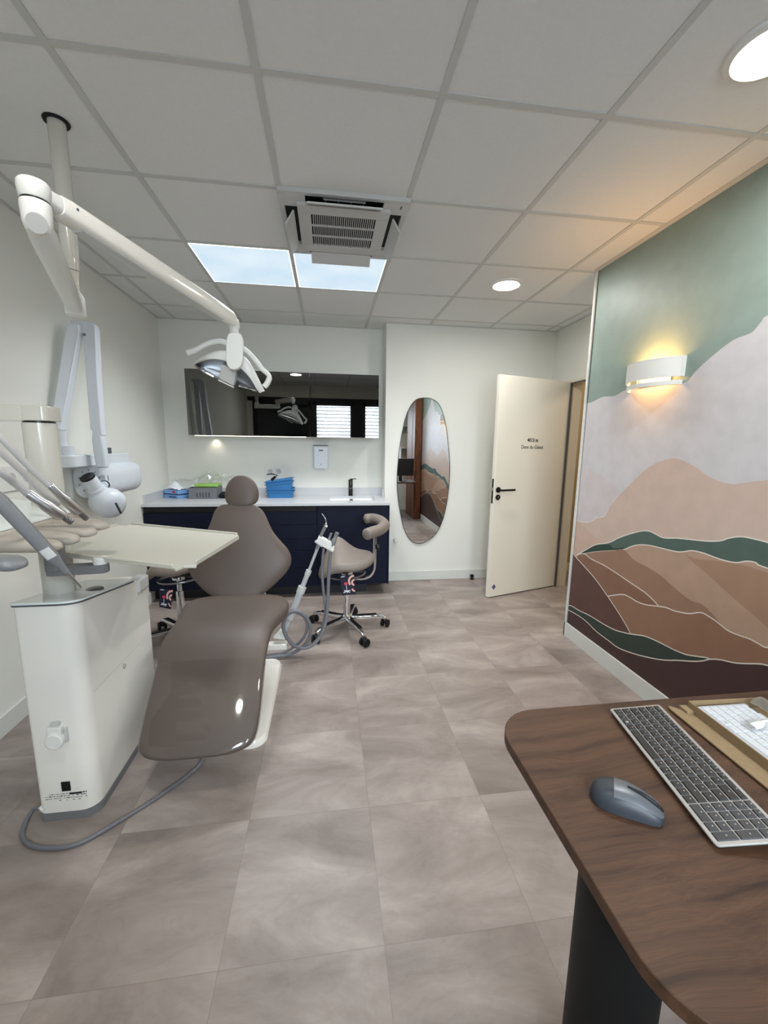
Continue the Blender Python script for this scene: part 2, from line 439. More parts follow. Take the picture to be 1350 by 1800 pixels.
struct('wall_back', MB().box(XL, 0.57, YB, YB+0.1, 0, CEIL), 'wall_paint', smooth=0)
struct('wall_mirror_side', MB().box(0.57, XD, YA, YB+0.1, 0, CEIL), 'wall_paint', smooth=0)
struct('wall_hall', MB().box(2.42, 4.6, 4.22, 4.3, 0, CEIL), 'hall_paint', smooth=0)
struct('baseboard_hall', MB().box(2.55, 4.5, 4.208, 4.22, 0, 0.10), 'jamb_paint', smooth=0)
struct('wall_doorway', MB().box(XD, 2.42, 3.775, YB, 0, CEIL).box(XD, 2.42, 2.60, 2.86, 0, CEIL).box(XD, 2.42, 2.86, 3.775, 2.035, CEIL), 'wall_paint', smooth=0)
# mural wall: the printed wallpaper is part of the wall's own mesh
def mural():
    cols = ['wall_paint', 'mural_sage', 'mural_lilac', 'mural_mauve', 'mural_rose', 'mural_rose_deep', 'mural_fern', 'mural_tan', 'mural_tan_deep',
            'mural_clay', 'mural_umber', 'mural_sienna', 'mural_cocoa', 'mural_pine', 'mural_aubergine', 'line_white', 'mural_fern_deep']
    mc = dict(mural_sage=(138,155,147), mural_lilac=(202,199,202), mural_mauve=(202,194,196), mural_rose=(200,178,165), mural_rose_deep=(198,170,155),
              mural_fern=(82,100,93), mural_tan=(178,149,129), mural_tan_deep=(164,131,110), mural_clay=(150,117,97), mural_umber=(132,98,80),
              mural_sienna=(142,107,86), mural_cocoa=(92,64,57), mural_pine=(48,60,54), mural_aubergine=(66,46,45), mural_fern_deep=(46,66,58))
    for k, c in mc.items(): mat(k, c, 0.45, bump=0.12, bscale=420, var=0.05, vscale=12)
    mb = MB(); mb.box(XM, XD, -0.9, 2.70, 0, CEIL, 0)
    X0 = XM-0.0006; step = 0.0003; st = [0]
    YE = 2.70; YN = -0.70
    def dense(L):
        L = sorted(L, key=lambda p: -p[0])
        out = []
        for p in spline([(a, b, 0) for a, b in L], 6):
            if not out or p.x < out[-1][0]-0.001: out.append((p.x, p.y))
        return out
    def layer(L, mi, y0=None, poly=None, line=0.0):
        x = X0 - step*st[0]; st[0] += 1
        D = dense(L) if L else []
        if poly: P = poly(D)
        else: P = D
        if poly:
            mb.add([(x, a, b) for a, b in P], [tuple(range(len(P)))], mi)
        else:
            n = len(D)
            mb.add([(x, a, b) for a, b in D] + [(x, a, 0.0) for a, b in D], [(i, i+1, n+i+1, n+i) for i in range(n-1)], mi)
        if line:
            ribbon(D, line, x-0.00012)
    def ribbon(D, w, x):
        vs = []
        for i, p in enumerate(D):
            a, b = D[max(0, i-1)], D[min(len(D)-1, i+1)]
            t = Vector((b[0]-a[0], b[1]-a[1])).normalized(); n_ = Vector((-t.y, t.x))*w/2
            vs += [(x, p[0]+n_.x, p[1]+n_.y), (x, p[0]-n_.x, p[1]-n_.y)]
        mb.add(vs, [(2*i, 2*i+1, 2*i+3, 2*i+2) for i in range(len(D)-1)], 15)
    lw = 0.0055
    layer([(YE, 2.56), (YN, 2.56)], 1)
    layer([(2.699,1.715), (2.635,1.718), (2.532,1.739), (2.419,1.733), (2.344,1.753), (2.271,1.758), (2.168,1.755), (2.062,1.746), (1.965,1.737), (1.895,1.742), (1.859,1.778), (1.815,1.812), (1.760,1.847), (1.701,1.879), (1.663,1.892), (1.606,1.899), (1.584,1.914), (1.564,1.937), (1.546,1.952)]+[(1.351,1.99),(1.25,2.12),(1.12,2.20),(1.0,2.10),(0.756,1.98),(0.3,1.86),(YN,1.9)], 2)
    layer([(2.692,1.270), (2.616,1.269), (2.535,1.256), (2.440,1.224), (2.378,1.192), (2.306,1.162), (2.264,1.143)]+[(2.1,1.09)], 3)
    layer([(2.708,0.892), (2.584,0.896), (2.505,0.927), (2.484,0.946), (2.404,0.973), (2.368,1.026), (2.313,1.087), (2.333,1.070), (2.242,1.164), (2.147,1.252), (2.078,1.306), (2.020,1.337), (1.963,1.355), (1.908,1.363), (1.862,1.355), (1.807,1.336), (1.763,1.317), (1.712,1.288), (1.656,1.269), (1.585,1.260), (1.540,1.269), (1.486,1.282), (1.440,1.292)][:6]+[(2.708,0.892), (2.584,0.896), (2.505,0.927), (2.484,0.946), (2.404,0.973), (2.368,1.026), (2.313,1.087), (2.333,1.070), (2.242,1.164), (2.147,1.252), (2.078,1.306), (2.020,1.337), (1.963,1.355), (1.908,1.363), (1.862,1.355), (1.807,1.336), (1.763,1.317), (1.712,1.288), (1.656,1.269), (1.585,1.260), (1.540,1.269), (1.486,1.282), (1.440,1.292)][7:]+[(1.285,1.33),(1.125,1.36),(0.9,1.27),(0.7,1.16),(0.3,1.1),(YN,1.2)], 4)
    ribbon(dense([(2.708,0.892), (2.584,0.896), (2.505,0.927), (2.484,0.946), (2.404,0.973), (2.368,1.026), (2.313,1.087), (2.333,1.070), (2.242,1.164), (2.147,1.252), (2.078,1.306), (2.020,1.337), (1.963,1.355), (1.908,1.363), (1.862,1.355), (1.807,1.336), (1.763,1.317), (1.712,1.288), (1.656,1.269), (1.585,1.260), (1.540,1.269), (1.486,1.282), (1.440,1.292)][:6]), 0.004, X0-step*st[0]+0.00018)
    layer([(2.708,0.892), (2.596,0.861), (2.490,0.825), (2.394,0.806)]+[(2.30,0.78)], 5)
    layer([(2.650,0.646), (2.556,0.707), (2.458,0.769), (2.335,0.812), (2.246,0.865), (2.162,0.907), (2.071,0.945), (2.016,0.955), (1.972,0.949), (1.914,0.941), (1.825,0.959), (1.738,0.971), (1.658,0.983), (1.599,0.999), (1.566,1.018), (1.520,1.036), (1.475,1.041), (1.401,1.039)]+[(1.342,1.03),(1.156,1.05),(0.719,1.09),(0.2,1.0),(YN,1.1)], 6, line=lw)
    # dark tip of the green band
    D = [(2.64,0.65),(2.45,0.765),(2.33,0.80),(2.28,0.79),(2.20,0.815),(2.10,0.83),(2.07,0.86)]
    layer(D, 16)
    layer([(2.649,0.643), (2.568,0.677), (2.443,0.724), (2.287,0.772), (2.197,0.803), (2.127,0.842), (2.070,0.864), (2.004,0.877), (1.931,0.882), (1.814,0.890), (1.738,0.916), (1.680,0.921), (1.632,0.918), (1.579,0.915), (1.516,0.920), (1.472,0.939), (1.435,0.944), (1.385,0.935)]+[(1.102,0.94),(0.698,0.98),(0.2,0.9),(YN,0.95)], 7, line=lw)
    layer([(1.778,0.890), (1.716,0.883), (1.614,0.901), (1.542,0.911), (1.476,0.920), (1.382,0.916)]+[(1.1,0.90),(0.698,0.93),(0.2,0.85),(YN,0.9)], 8, poly=lambda D: D+[(YN,0.3),(1.2,0.62),(1.36,0.70),(1.5,0.76),(1.62,0.82),(1.72,0.86)])
    layer([(2.649,0.643), (2.568,0.677), (2.443,0.724), (2.287,0.772), (2.197,0.803), (2.127,0.842), (2.070,0.864), (2.004,0.877), (1.931,0.882), (1.814,0.890), (1.738,0.916), (1.680,0.921), (1.632,0.918), (1.579,0.915), (1.516,0.920), (1.472,0.939), (1.435,0.944), (1.385,0.935)][1:5]+[(2.208,0.788), (2.103,0.765), (1.996,0.752), (1.908,0.736), (1.824,0.706), (1.755,0.682), (1.700,0.671), (1.625,0.670)][1:]+[(1.5,0.60)], 9)
    layer([(2.64,0.65)]+[(2.568,0.677), (2.482,0.662), (2.356,0.657), (2.240,0.643), (2.131,0.626), (2.020,0.609), (1.973,0.599), (1.893,0.567)]+[(1.80,0.50)], 10, line=lw)
    layer([(2.287,0.471), (2.168,0.528), (2.105,0.535), (2.032,0.531), (1.964,0.542), (1.853,0.575), (1.786,0.582), (1.707,0.601), (1.644,0.633), (1.604,0.633), (1.556,0.624), (1.503,0.608), (1.448,0.610), (1.409,0.615), (1.371,0.613), (1.335,0.613)]+[(1.263,0.66),(1.05,0.62),(0.743,0.60),(0.2,0.5),(YN,0.6)], 11, line=lw)
    layer([(2.70, 0.655)]+[(2.710,0.650), (2.660,0.629), (2.574,0.598), (2.432,0.544), (2.300,0.476), (2.206,0.422), (2.132,0.375), (2.067,0.325)][1:]+[(2.0,0.25)], 12, line=lw)
    layer([(2.702,0.241), (2.652,0.256), (2.559,0.259), (2.440,0.272), (2.314,0.275), (2.199,0.284), (2.096,0.310), (2.037,0.330), (1.959,0.358), (1.884,0.370), (1.812,0.376), (1.755,0.380), (1.684,0.393), (1.619,0.418), (1.566,0.436)]+[(1.50,0.43)], 13, line=lw)
    layer([(2.707,0.209), (2.572,0.219), (2.465,0.215), (2.364,0.196), (2.242,0.191), (2.157,0.188), (2.080,0.202), (1.986,0.228), (1.879,0.265), (1.801,0.298), (1.729,0.337), (1.639,0.382), (1.593,0.411), (1.565,0.434)]+[(1.566,0.436), (1.516,0.459), (1.442,0.484), (1.358,0.528), (1.324,0.541)][1:]+[(1.2,0.575),(1.016,0.575),(0.8,0.53),(0.3,0.42),(YN,0.5)], 14, line=lw)
    return mb, cols
mm, mcols = mural()
mm.f = mm.f; wr = struct('wall_right', mm, mcols, 'wall covered by a printed mountain landscape in sage, rose, brown and dark green', smooth=0)
struct('trim_2', MB().box(XM-0.012, XM-0.0045, 2.692, 2.712, 0.112, CEIL).box(XM-0.0045, XM+0.03, 2.7005, 2.712, 0.112, CEIL), 'skirting', 'white corner strip at the end of the mural wall', smooth=0)
# rear wall with window openings behind the camera
WIN = [(-1.46, -0.33, 'closed'), (-0.27, 0.53, 'open'), (0.72, 1.50, 'open')]
rw = MB(); ZW0, ZW1 = 0.95, 2.25
rw.box(XL, XM, YR-0.2, YR, 0, ZW0); rw.box(XL, XM, YR-0.2, YR, ZW1, CEIL)
xs = XL
for a, b, _ in WIN:
    rw.box(xs, a, YR-0.2, YR, ZW0, ZW1); xs = b
rw.box(xs, XM, YR-0.2, YR, ZW0, ZW1)
struct('wall_rear', rw, 'wall_paint', smooth=0)
for i, (a, b, st_) in enumerate(WIN):
    f = MB()
    f.box(a, a+0.06, YR-0.12, YR+0.02, ZW0, ZW1).box(b-0.06, b, YR-0.12, YR+0.02, ZW0, ZW1)
    f.box(a, b, YR-0.12, YR+0.02, ZW0, ZW0+0.06).box(a, b, YR-0.12, YR+0.02, ZW1-0.06, ZW1)
    if i == 0: f.box(a-0.10, 1.62, YR, YR+0.012, ZW1-0.0, ZW1+0.08); f.box(b-0.0, b+0.06, YR, YR+0.02, ZW0, ZW1)
    if i == 1: f.box(b, b+0.19, YR, YR+0.012, ZW0, ZW1)
    w = struct('window_%d' % (i+1), f, 'anthracite', 'dark framed window behind the camera', smooth=0)
    obj('window_pane', MB().box(a+0.05, b-0.05, YR-0.07, YR-0.066, ZW0+0.05, ZW1-0.05), 'pane_glass', w, smooth=0)
    s = MB(); z = ZW0+0.03
    while z < ZW1-0.02:
        if st_ == 'closed': s.box(a, b, YR-0.17, YR-0.16, z-0.03, z+0.041)
        else: s.box(a, b, -0.035, 0.035, -0.003, 0.003, M=Matrix.Translation((0, YR-0.165, z)) @ Matrix.Rotation(math.radians(-24), 4, 'X'))
        z += 0.07
    obj('shutter_slats', s, 'anthracite' if st_ == 'closed' else 'slat_grey', w, smooth=0)
# skirting boards
bb = 'skirting'
struct('baseboard_left', MB().box(XL, XL+0.013, YR, 3.70, 0, 0.10), bb, bevel=0.002)
struct('baseboard_back', MB().box(0.575, XD, YA-0.013, YA, 0, 0.10), bb, bevel=0.002)
struct('baseboard_right', MB().box(XM-0.014, XM, 0.55, 2.714, 0, 0.11).box(XM-0.014, XD, 2.70, 2.714, 0, 0.11), bb, bevel=0.002)
struct('baseboard_doorway', MB().box(XD-0.012, XD, 3.85, YA-0.013, 0, 0.10), bb, bevel=0.002)
# ---- door
hall_lamp = area_light('hall_lamp', (3.35, 3.5, 2.5), (0, 0, 0), 0.5, 0.5, P_HALL, (1.0, 0.82, 0.55))
struct('wall_corridor', MB().box(4.5, 4.6, 2.0, 4.3, 0, CEIL).box(2.5, 4.6, 1.9, 2.0, 0, CEIL), 'hall_paint', smooth=0)
F0, DL = Vector((1.482, 3.497, 0)), Vector((0.954, 0.299, 0)).normalized()
DN = Vector((DL.y, -DL.x, 0))           # outward normal of the face seen
DM = basis(F0, DL, Vector((0, 0, 1)), DN)    # local x along leaf, y up, z towards the viewer
def dbox(mb, x0, x1, y0, y1, z0, z1, mi=0): return mb.box(x0, x1, y0, y1, z0, z1, mi, DM)
door = struct('door_1', dbox(MB(), 0, 0.868, 0.010, 2.028, -0.04, 0.0), 'door_paint', 'open cream door standing ajar beside the oval mirror', loc=tuple(F0), bevel=0.002)
h = MB(); cc = lambda x, y, z: DM @ Vector((x, y, z))
h.cyl(cc(0.045, 1.025, 0), cc(0.045, 1.025, 0.008), 0.026)
h.tube(spline([cc(0.045, 1.025, 0.006), cc(0.045, 1.025, 0.045), cc(0.06, 1.025, 0.055), cc(0.12, 1.025, 0.056), cc(0.195, 1.025, 0.055)], 6), 0.0095, 14)
hd = obj('door_handle', h, 'black_matte', door)
k = MB(); k.cyl(cc(0.045, 0.957, 0), cc(0.045, 0.957, 0.008), 0.025)
k = obj('keyhole_rose', k, 'black_matte', door)
obj('lock_cylinder', MB().cyl(cc(0.045, 0.962, 0.006), cc(0.045, 0.962, 0.0105), 0.0075, 16).box(0.0415, 0.0485, 0.946, 0.962, 0.006, 0.0105, M=DM), 'steel', k)
obj('lock_plate', dbox(MB(), -0.0015, 0.004, 0.90, 1.125, -0.031, -0.011), 'black_matte', door)
obj('door_latch', dbox(MB(), -0.014, 0.0, 1.015, 1.045, -0.027, -0.015), 'steel', door)
TM = DM @ Matrix.Translation((0.421, 1.459, 0.0012))
t1 = text_mesh('altitude_lettering', '4013 m', 0.046, TM, 'black_matte', door, bold=0.0011, sx=0.95)
TM = DM @ Matrix.Translation((0.421, 1.396, 0.0012))
text_mesh('peak_name_lettering', 'Dent du Géant', 0.047, TM, 'black_matte', door, sx=0.95)
st2 = MB()
for dx, dy in ((0.06, 0.118), (0.048, 0.104), (0.072, 0.104), (0.06, 0.09)):
    st2.box(-0.0085, 0.0085, -0.0085, 0.0085, 0, 0.0012, M=DM @ Matrix.Translation((dx, dy, 0)) @ Matrix.Rotation(PI/4, 4, 'Z'))
obj('door_sticker', st2, 'sticker_blue', door)
struct('trim_3', MB().box(XD-0.006, 2.42, 3.755, 3.775, 0, 2.035).box(XD-0.006, 2.42, 2.86, 2.88, 0, 2.035).box(XD-0.006, 2.42, 2.86, 3.775, 2.015, 2.035), 'jamb_paint', 'cream frame of the open doorway', smooth=0, bevel=0.002)
obj('frame_seal', MB().box(XD-0.008, XD+0.012, 3.742, 3.757, 0, 2.02).box(XD-0.008, XD+0.012, 2.88, 3.757, 2.006, 2.016), 'dark_grey', bpy.data.objects['trim_3'], smooth=0)

# ================================================================== CEILING FIXTURES
for i, (x0, lab) in enumerate(((GX[1], 'lit ceiling panel printed with pale sky, left of the pair behind the lamp arm'),
                               (GX[2], 'lit ceiling panel printed with pale sky, right one of the pair next to the air outlet'))):
    y0 = GY[6]
    t = thing('sky_light_panel', lab, 'ceiling light', (x0+0.3, y0+0.3, CEIL), 'sky light panels in the ceiling')
    obj('diffuser', MB().box(x0+0.018, x0+0.582, y0+0.018, y0+0.582, CEIL-0.006, CEIL-0.002), 'sky_panel_print', t, smooth=0)
    e = MB()
    for a in ((x0+0.012, x0+0.018, y0+0.012, y0+0.588), (x0+0.582, x0+0.588, y0+0.012, y0+0.588), (x0+0.018, x0+0.582, y0+0.012, y0+0.018), (x0+0.018, x0+0.582, y0+0.582, y0+0.588)):
        e.box(*a, CEIL-0.0062, CEIL-0.001)
    obj('panel_rim', e, 'panel_edge', t, smooth=0)
    pl_ = area_light('panel_lamp', (x0+0.3, y0+0.3, CEIL-0.008), (0, 0, 0), 0.55, 0.55, P_BEAM, (0.93, 0.97, 1.0))
    pl_.data.spread = math.radians(134)
def downlight(x, y, lab):
    t = thing('downlight', lab, 'ceiling light', (x, y, CEIL), 'round downlights in the ceiling')
    obj('trim_ring', MB().lathe([(0.088, -0.001), (0.088, -0.012), (0.095, -0.0145), (0.112, -0.008), (0.115, -0.0005)], (x, y, CEIL), 48), 'white_plastic', t)
    obj('diffuser', MB().lathe([(0.0895, -0.003), (0.0895, -0.0095), (0.0005, -0.0115)], (x, y, CEIL), 48), 'downlight_glow', t)
downlight(1.285, 3.02, 'glowing round downlight over the open door, the farther one')
downlight(1.291, 1.226, 'glowing round downlight cut by the right edge of the photo')
downlight(-0.512, 0.66, 'round downlight seen only reflected in the dark wall cabinet')
# cassette air conditioner
AX, AY = 0.0915, 2.415
t = thing('air_conditioner', 'square white ceiling air conditioner with four open flaps', 'air conditioner', (AX, AY, CEIL))
S = 0.31
f = MB(); f.box(AX-S, AX+S, AY-S, AY-0.285, CEIL-0.022, CEIL).box(AX-S, AX+S, AY+0.285, AY+S, CEIL-0.022, CEIL)
f.box(AX-S, AX-0.285, AY-0.285, AY+0.285, CEIL-0.022, CEIL).box(AX+0.285, AX+S, AY-0.285, AY+0.285, CEIL-0.022, CEIL)
for sx in (-1, 1):
    for sy in (-1, 1):
        f.box(min(AX+sx*0.185, AX+sx*0.286), max(AX+sx*0.185, AX+sx*0.286), min(AY+sy*0.19, AY+sy*0.286), max(AY+sy*0.19, AY+sy*0.286), CEIL-0.022, CEIL)
obj('frame', f, 'shell_grey', t, bevel=0.002)
obj('air_duct', MB().box(AX-0.285, AX+0.285, AY-0.285, AY+0.285, CEIL-0.004, CEIL), 'black_matte', t, smooth=0)
c = MB(); gw, gd = 0.165, 0.135
gx0, gx1, gy0, gy1 = AX-0.162, AX+0.162, AY-0.160, AY+0.158
zc0, zc1 = CEIL-0.036, CEIL-0.018
c.box(AX-0.225, AX+0.225, AY-0.235, gy0, zc0, zc1).box(AX-0.225, AX+0.225, gy1, AY+0.235, zc0, zc1)
c.box(AX-0.225, gx0, gy0, gy1, zc0, zc1).box(gx1, AX+0.225, gy0, gy1, zc0, zc1)
grp = obj('return_panel', c, 'shell_grey', t, bevel=0.002)
sl = MB()
for k in range(1, 31):
    x = gx0 + (gx1-gx0)*k/31; sl.box(x-0.0019, x+0.0019, gy0, gy1, zc0+0.002, zc0+0.007)
for k in (1, 2):
    y = gy0 + (gy1-gy0)*k/3; sl.box(gx0, gx1, y-0.0045, y+0.0045, zc0+0.0005, zc0+0.007)
obj('grille', sl, 'shell_grey', grp, smooth=0)
obj('filter_mesh', MB().box(gx0, gx1, gy0, gy1, zc0+0.010, zc0+0.013), 'black_matte', grp, smooth=0)
def flap(M): return MB().box(-0.175, 0.175, 0.0, 0.075, -0.004, 0.004, M=M)
for ang, (dx, dy), rot in ((0, (0, -0.245), 25), (180, (0, 0.245), 32), (90, (0.245, 0), 58), (-90, (-0.245, 0), 58)):
    M = Matrix.Translation((AX+dx, AY+dy, CEIL-0.030)) @ Matrix.Rotation(math.radians(ang+180), 4, 'Z') @ Matrix.Rotation(math.radians(-rot), 4, 'X')
    obj('flap', flap(M), 'shell_grey', t, bevel=0.0015)
obj('indicator_slot', MB().box(AX+0.268, AX+0.275, AY-0.27, AY-0.245, CEIL-0.0235, CEIL-0.021), 'dark_grey', t, smooth=0)
v = MB()
for k in range(4): v.box(AX-0.09+k*0.06, AX-0.0885+k*0.06, AY-0.282, AY-0.24, CEIL-0.02, CEIL-0.012)
v.box(AX-0.10, AX+0.10, AY-0.263, AY-0.260, CEIL-0.02, CEIL-0.010)
obj('air_vane', v, 'shell_grey', t, smooth=0)

# ================================================================== WALL FIXTURES
# sconce on the mural
def sconce():
    yc, half, bul = 2.103, 0.19, 0.118
    t = thing('wall_sconce', 'curved white wall lamp glowing warm on the mural', 'wall lamp', (XM, yc, 1.78))
    def band(z0, z1, hw, b, th=0.006):
        n = 20; out = []; inn = []
        for i in range(n+1):
            s = -1+2*i/n
            x = XM - b*(1-s*s*0.82) - 0.004 ; out.append((x, yc+s*hw)); inn.append((x+th, yc+s*hw*0.985))
        P = out + inn[::-1]
        m = MB(); k = len(out)
        vs = [(x, y, z0) for x, y in P] + [(x, y, z1) for x, y in P]; n2 = len(P)
        fs = [(i, (i+1) % n2, n2+(i+1) % n2, n2+i) for i in range(n2)]
        fs += [(i, n2-1-i, n2-2-i, i+1) for i in range(k-1)] + [(n2+i, n2+i+1, 2*n2-2-i, 2*n2-1-i) for i in range(k-1)]
        m.add(vs, fs)
        return m, out[0], out[-1]
    m, a, b = band(1.773, 1.872, half, bul)
    m.box(a[0], XM, a[1]-0.001, a[1]+0.005, 1.773, 1.872).box(b[0], XM, b[1]-0.005, b[1]+0.001, 1.773, 1.872)
    obj('upper_shade', m, 'white_plastic', t, smooth=30)
    m, a, b = band(1.735, 1.757, half*0.95, bul*0.94)
    m.box(a[0], XM, a[1]-0.001, a[1]+0.004, 1.735, 1.757).box(b[0], XM, b[1]-0.004, b[1]+0.001, 1.735, 1.757)
    obj('lower_shade', m, 'white_plastic', t, smooth=30)
    obj('back_plate', MB().box(XM-0.008, XM-0.004, yc-0.11, yc+0.11, 1.755, 1.855), 'white_plastic', t)
    for s in (-0.85, 0, 0.85):
        x = XM-0.106*(1-s*s*0.82)
        obj('spacer', MB().cyl((x, yc+s*half*0.94, 1.75), (x, yc+s*half*0.94, 1.78), 0.003, 8), 'steel', t)
    obj('bulb', MB().cyl((XM-0.055, yc-0.05, 1.790), (XM-0.055, yc+0.05, 1.790), 0.010, 16), 'bulb_glow', t)
    for dz, rx, pw in ((1.812, PI, 1.0), (1.806, 0, 0.5)):
        area_light('sconce_light', (XM-0.055, yc, dz), (rx, 0, 0), 0.05, 0.16, P_SCONCE*pw, (1.0, 0.52, 0.17))
sconce()
# oval mirror
def oval():
    yf = YA-0.022
    L = [(745,699),(762,702),(775,716),(784,748),(789,790),(791,825),(788,868),(780,910),(767,938),(750,952),(735,956),(722,950),(711,932),(704,905),(699,870),(698,835),(702,792),(708,755),(716,725),(729,704)]
    P = [(0.948, 4.085, 1.881), (1.047, 4.085, 1.867), (1.126, 4.085, 1.792), (1.185, 4.085, 1.615), (1.224, 4.085, 1.377), (1.244, 4.085, 1.175), (1.236, 4.085, 0.922), (1.196, 4.085, 0.671), (1.122, 4.085, 0.502), (1.021, 4.085, 0.418), (0.930, 4.085, 0.395), (0.850, 4.085, 0.433), (0.782, 4.085, 0.544), (0.737, 4.085, 0.706), (0.703, 4.085, 0.912), (0.694, 4.085, 1.115), (0.712, 4.085, 1.360), (0.743, 4.085, 1.568), (0.786, 4.085, 1.734), (0.857, 4.085, 1.851)]
    D = spline(P+P[:3], 6)[6:6*21+1][:-1]
    pts = [(p.x, p.z) for p in D]
    cx = sum(p[0] for p in pts)/len(pts); cz = sum(p[1] for p in pts)/len(pts)
    t = thing('wall_mirror', 'tall oval mirror with a thin dark rim on the wall', 'mirror', (cx, YA, cz))
    ins = [(cx+(x-cx)*0.982, cz+(z-cz)*0.993) for x, z in pts]
    obj('mirror_glass', MB().prism(ins, YA-0.014, YA-0.002, axis='Y'), 'mirror', t, smooth=0)
    n = len(pts); r = MB()
    vs = [(x, YA-0.0165, z) for x, z in pts]+[(x, YA-0.0165, z) for x, z in ins]+[(x, YA-0.001, z) for x, z in pts]+[(x, YA-0.0135, z) for x, z in ins]
    fs = []
    for i in range(n):
        j = (i+1) % n; fs += [(i, j, n+j, n+i), (i, j, 2*n+j, 2*n+i), (n+i, n+j, 3*n+j, 3*n+i)]
    r.add(vs, fs); obj('mirror_rim', r, 'anthracite', t)
oval()
# wall valve, floor door stop
t = thing('wall_valve', 'small white valve knob low on the wall beside the navy cabinet', 'valve', (0.69, YA, 0.445))
obj('valve_cap', MB().lathe([(0.021, 0), (0.023, 0.005), (0.023, 0.03), (0.019, 0.036), (0.0, 0.037)], (0.69, YA-0.025, 0.445), 8, M=Matrix.Rotation(PI/2, 4, 'X')), 'white_plastic', t, smooth=20)
obj('valve_stem', MB().cyl((0.69, YA-0.026, 0.445), (0.69, YA, 0.445), 0.012, 16), 'steel', t)
t = thing('door_stop', 'small black door stop on the floor against the skirting', 'door stop', (1.522, 4.05, 0))
obj('stop_base', MB().lathe([(0.018, 0), (0.018, 0.016), (0.012, 0.022), (0.012, 0.03)], (1.522, 4.05, 0), 24), 'black_plastic', t)
obj('stop_pad', MB().lathe([(0.020, 0.03), (0.021, 0.034), (0.020, 0.050), (0.0, 0.053)], (1.522, 4.05, 0), 24), 'black_matte', t)
# sockets
def socket_plate(name, lab, M, n=2, h=0.15, w=0.19, zoff=0.03):
    t = thing(name, lab, 'wall socket', tuple(M.translation))
    obj('cover_plate', MB().rbox(-w/2, w/2, -h/2, h/2, 0, 0.009, 0.006, 3, M=M), 'white_plastic', t, bevel=0.001)
    for k in range(n):
        x = (k-(n-1)/2)*w*0.44
        s = obj('socket_insert', MB().lathe([(0.027, 0.009), (0.0275, 0.0105), (0.024, 0.0105), (0.021, 0.0092), (0.0, 0.0092)], (0, 0, 0), 28, M=M @ Matrix.Translation((x, zoff, 0))), 'shell_grey', t)
        for q, (dx, dy) in enumerate(((-0.0095, -0.004), (0.0095, -0.004), (0, 0.009))):
            obj('pin_hole', MB().lathe([(0.0026, 0.0091), (0.0026, 0.0098), (0.0, 0.0098)], (0, 0, 0), 10, M=M @ Matrix.Translation((x+dx, zoff+dy, 0))), 'black_matte', s)
    return t
MBK = basis((-0.545, YB, 1.10), (1, 0, 0), (0, 0, 1), (0, -1, 0))
socket_plate('power_outlet', 'white square wall socket behind the blue trays', MBK)
MLF = basis((XL, 2.275, 1.225), (0, 1, 0), (0, 0, 1), (1, 0, 0))
socket_plate('power_outlet', 'white wall socket on the left wall behind the handpiece hoses', MLF, 3, 0.125, 0.24, 0.0)
# dispenser
t = thing('soap_dispenser', 'white wall dispenser with a grey top over the sink counter', 'dispenser', (-0.068, YB, 1.285))
MD = basis((-0.068, YB, 1.285), (1, 0, 0), (0, 0, 1), (0, -1, 0))
obj('housing', MB().rbox(-0.073, 0.073, -0.12, 0.132, 0, 0.085, 0.02, 4, M=MD), 'xray_white', t, bevel=0.008)
obj('top_cap', MB().rbox(-0.0735, 0.0735, 0.098, 0.134, -0.0, 0.0865, 0.02, 4, M=MD), 'shell_grey', t, bevel=0.006)
obj('display_window', MB().rbox(-0.022, 0.022, 0.058, 0.074, 0.084, 0.0865, 0.003, 2, M=MD), 'grey_plastic', t)
obj('spout', MB().rbox(-0.03, 0.03, -0.128, -0.115, 0.03, 0.075, 0.004, 2, M=MD), 'shell_grey', t)
obj('drop_mark', MB().lathe([(0.006, 0.085), (0.006, 0.0862), (0, 0.0862)], (0, 0, 0), 12, M=MD @ Matrix.Translation((0, -0.075, 0))), 'grey_plastic', t)

# ================================================================== BACK COUNTER
ZT = 0.89; YF = 3.69
def drawer_unit(x0, x1, lab, nd, door_only=False):
    t = thing('base_cabinet', lab, 'cabinet', ((x0+x1)/2, YF+0.3, 0.11), 'navy base cabinets')
    c = MB().box(x0, x1, YF+0.02, YB-0.006, 0.11, 0.72 if door_only else 0.867)
    if door_only: c.box(x0, x0+0.018, YF+0.02, YB-0.006, 0.72, 0.867)
    obj('carcass', c, 'navy_dark', t, smooth=0)
    if door_only:
        obj('cabinet_door', MB().box(x0+0.002, x1-0.014, YF, YF+0.019, 0.114, 0.862), 'navy', t, bevel=0.001)
        obj('end_panel', MB().box(x1-0.012, x1, YF-0.001, YB-0.006, 0.108, 0.8675), 'navy', t, bevel=0.001)
    else:
        z = 0.114; hs = nd
        for hgt in hs:
            d = obj('drawer', MB().box(x0+0.002, x1-0.002, YF, YF+0.019, z, z+hgt-0.003), 'navy', t, bevel=0.001)
            z += hgt
        obj('grip_channel', MB().box(x0+0.002, x1-0.002, YF+0.012, YF+0.022, z, 0.866), 'navy_dark', t, smooth=0)
    return t
drawer_unit(XL+0.005, -0.905, 'navy base cabinet at the left end of the counter', [0.33, 0.37])
drawer_unit(-0.903, -0.103, 'navy drawer cabinet in the middle, behind the dental chair', [0.17, 0.17, 0.11, 0.13, 0.12])
drawer_unit(-0.101, 0.562, 'navy sink cabinet with a plain door at the right end', None, True)
tag(obj('plinth', MB().box(XL+0.01, 0.36, 3.80, 3.83, 0.0, 0.11), 'anthracite', loc=(-0.6, 3.81, 0), smooth=0), 'dark recessed plinth under the navy cabinets', 'plinth')
wt = MB()
SX0, SX1, SY0, SY1 = 0.015, 0.455, 3.85, 4.175
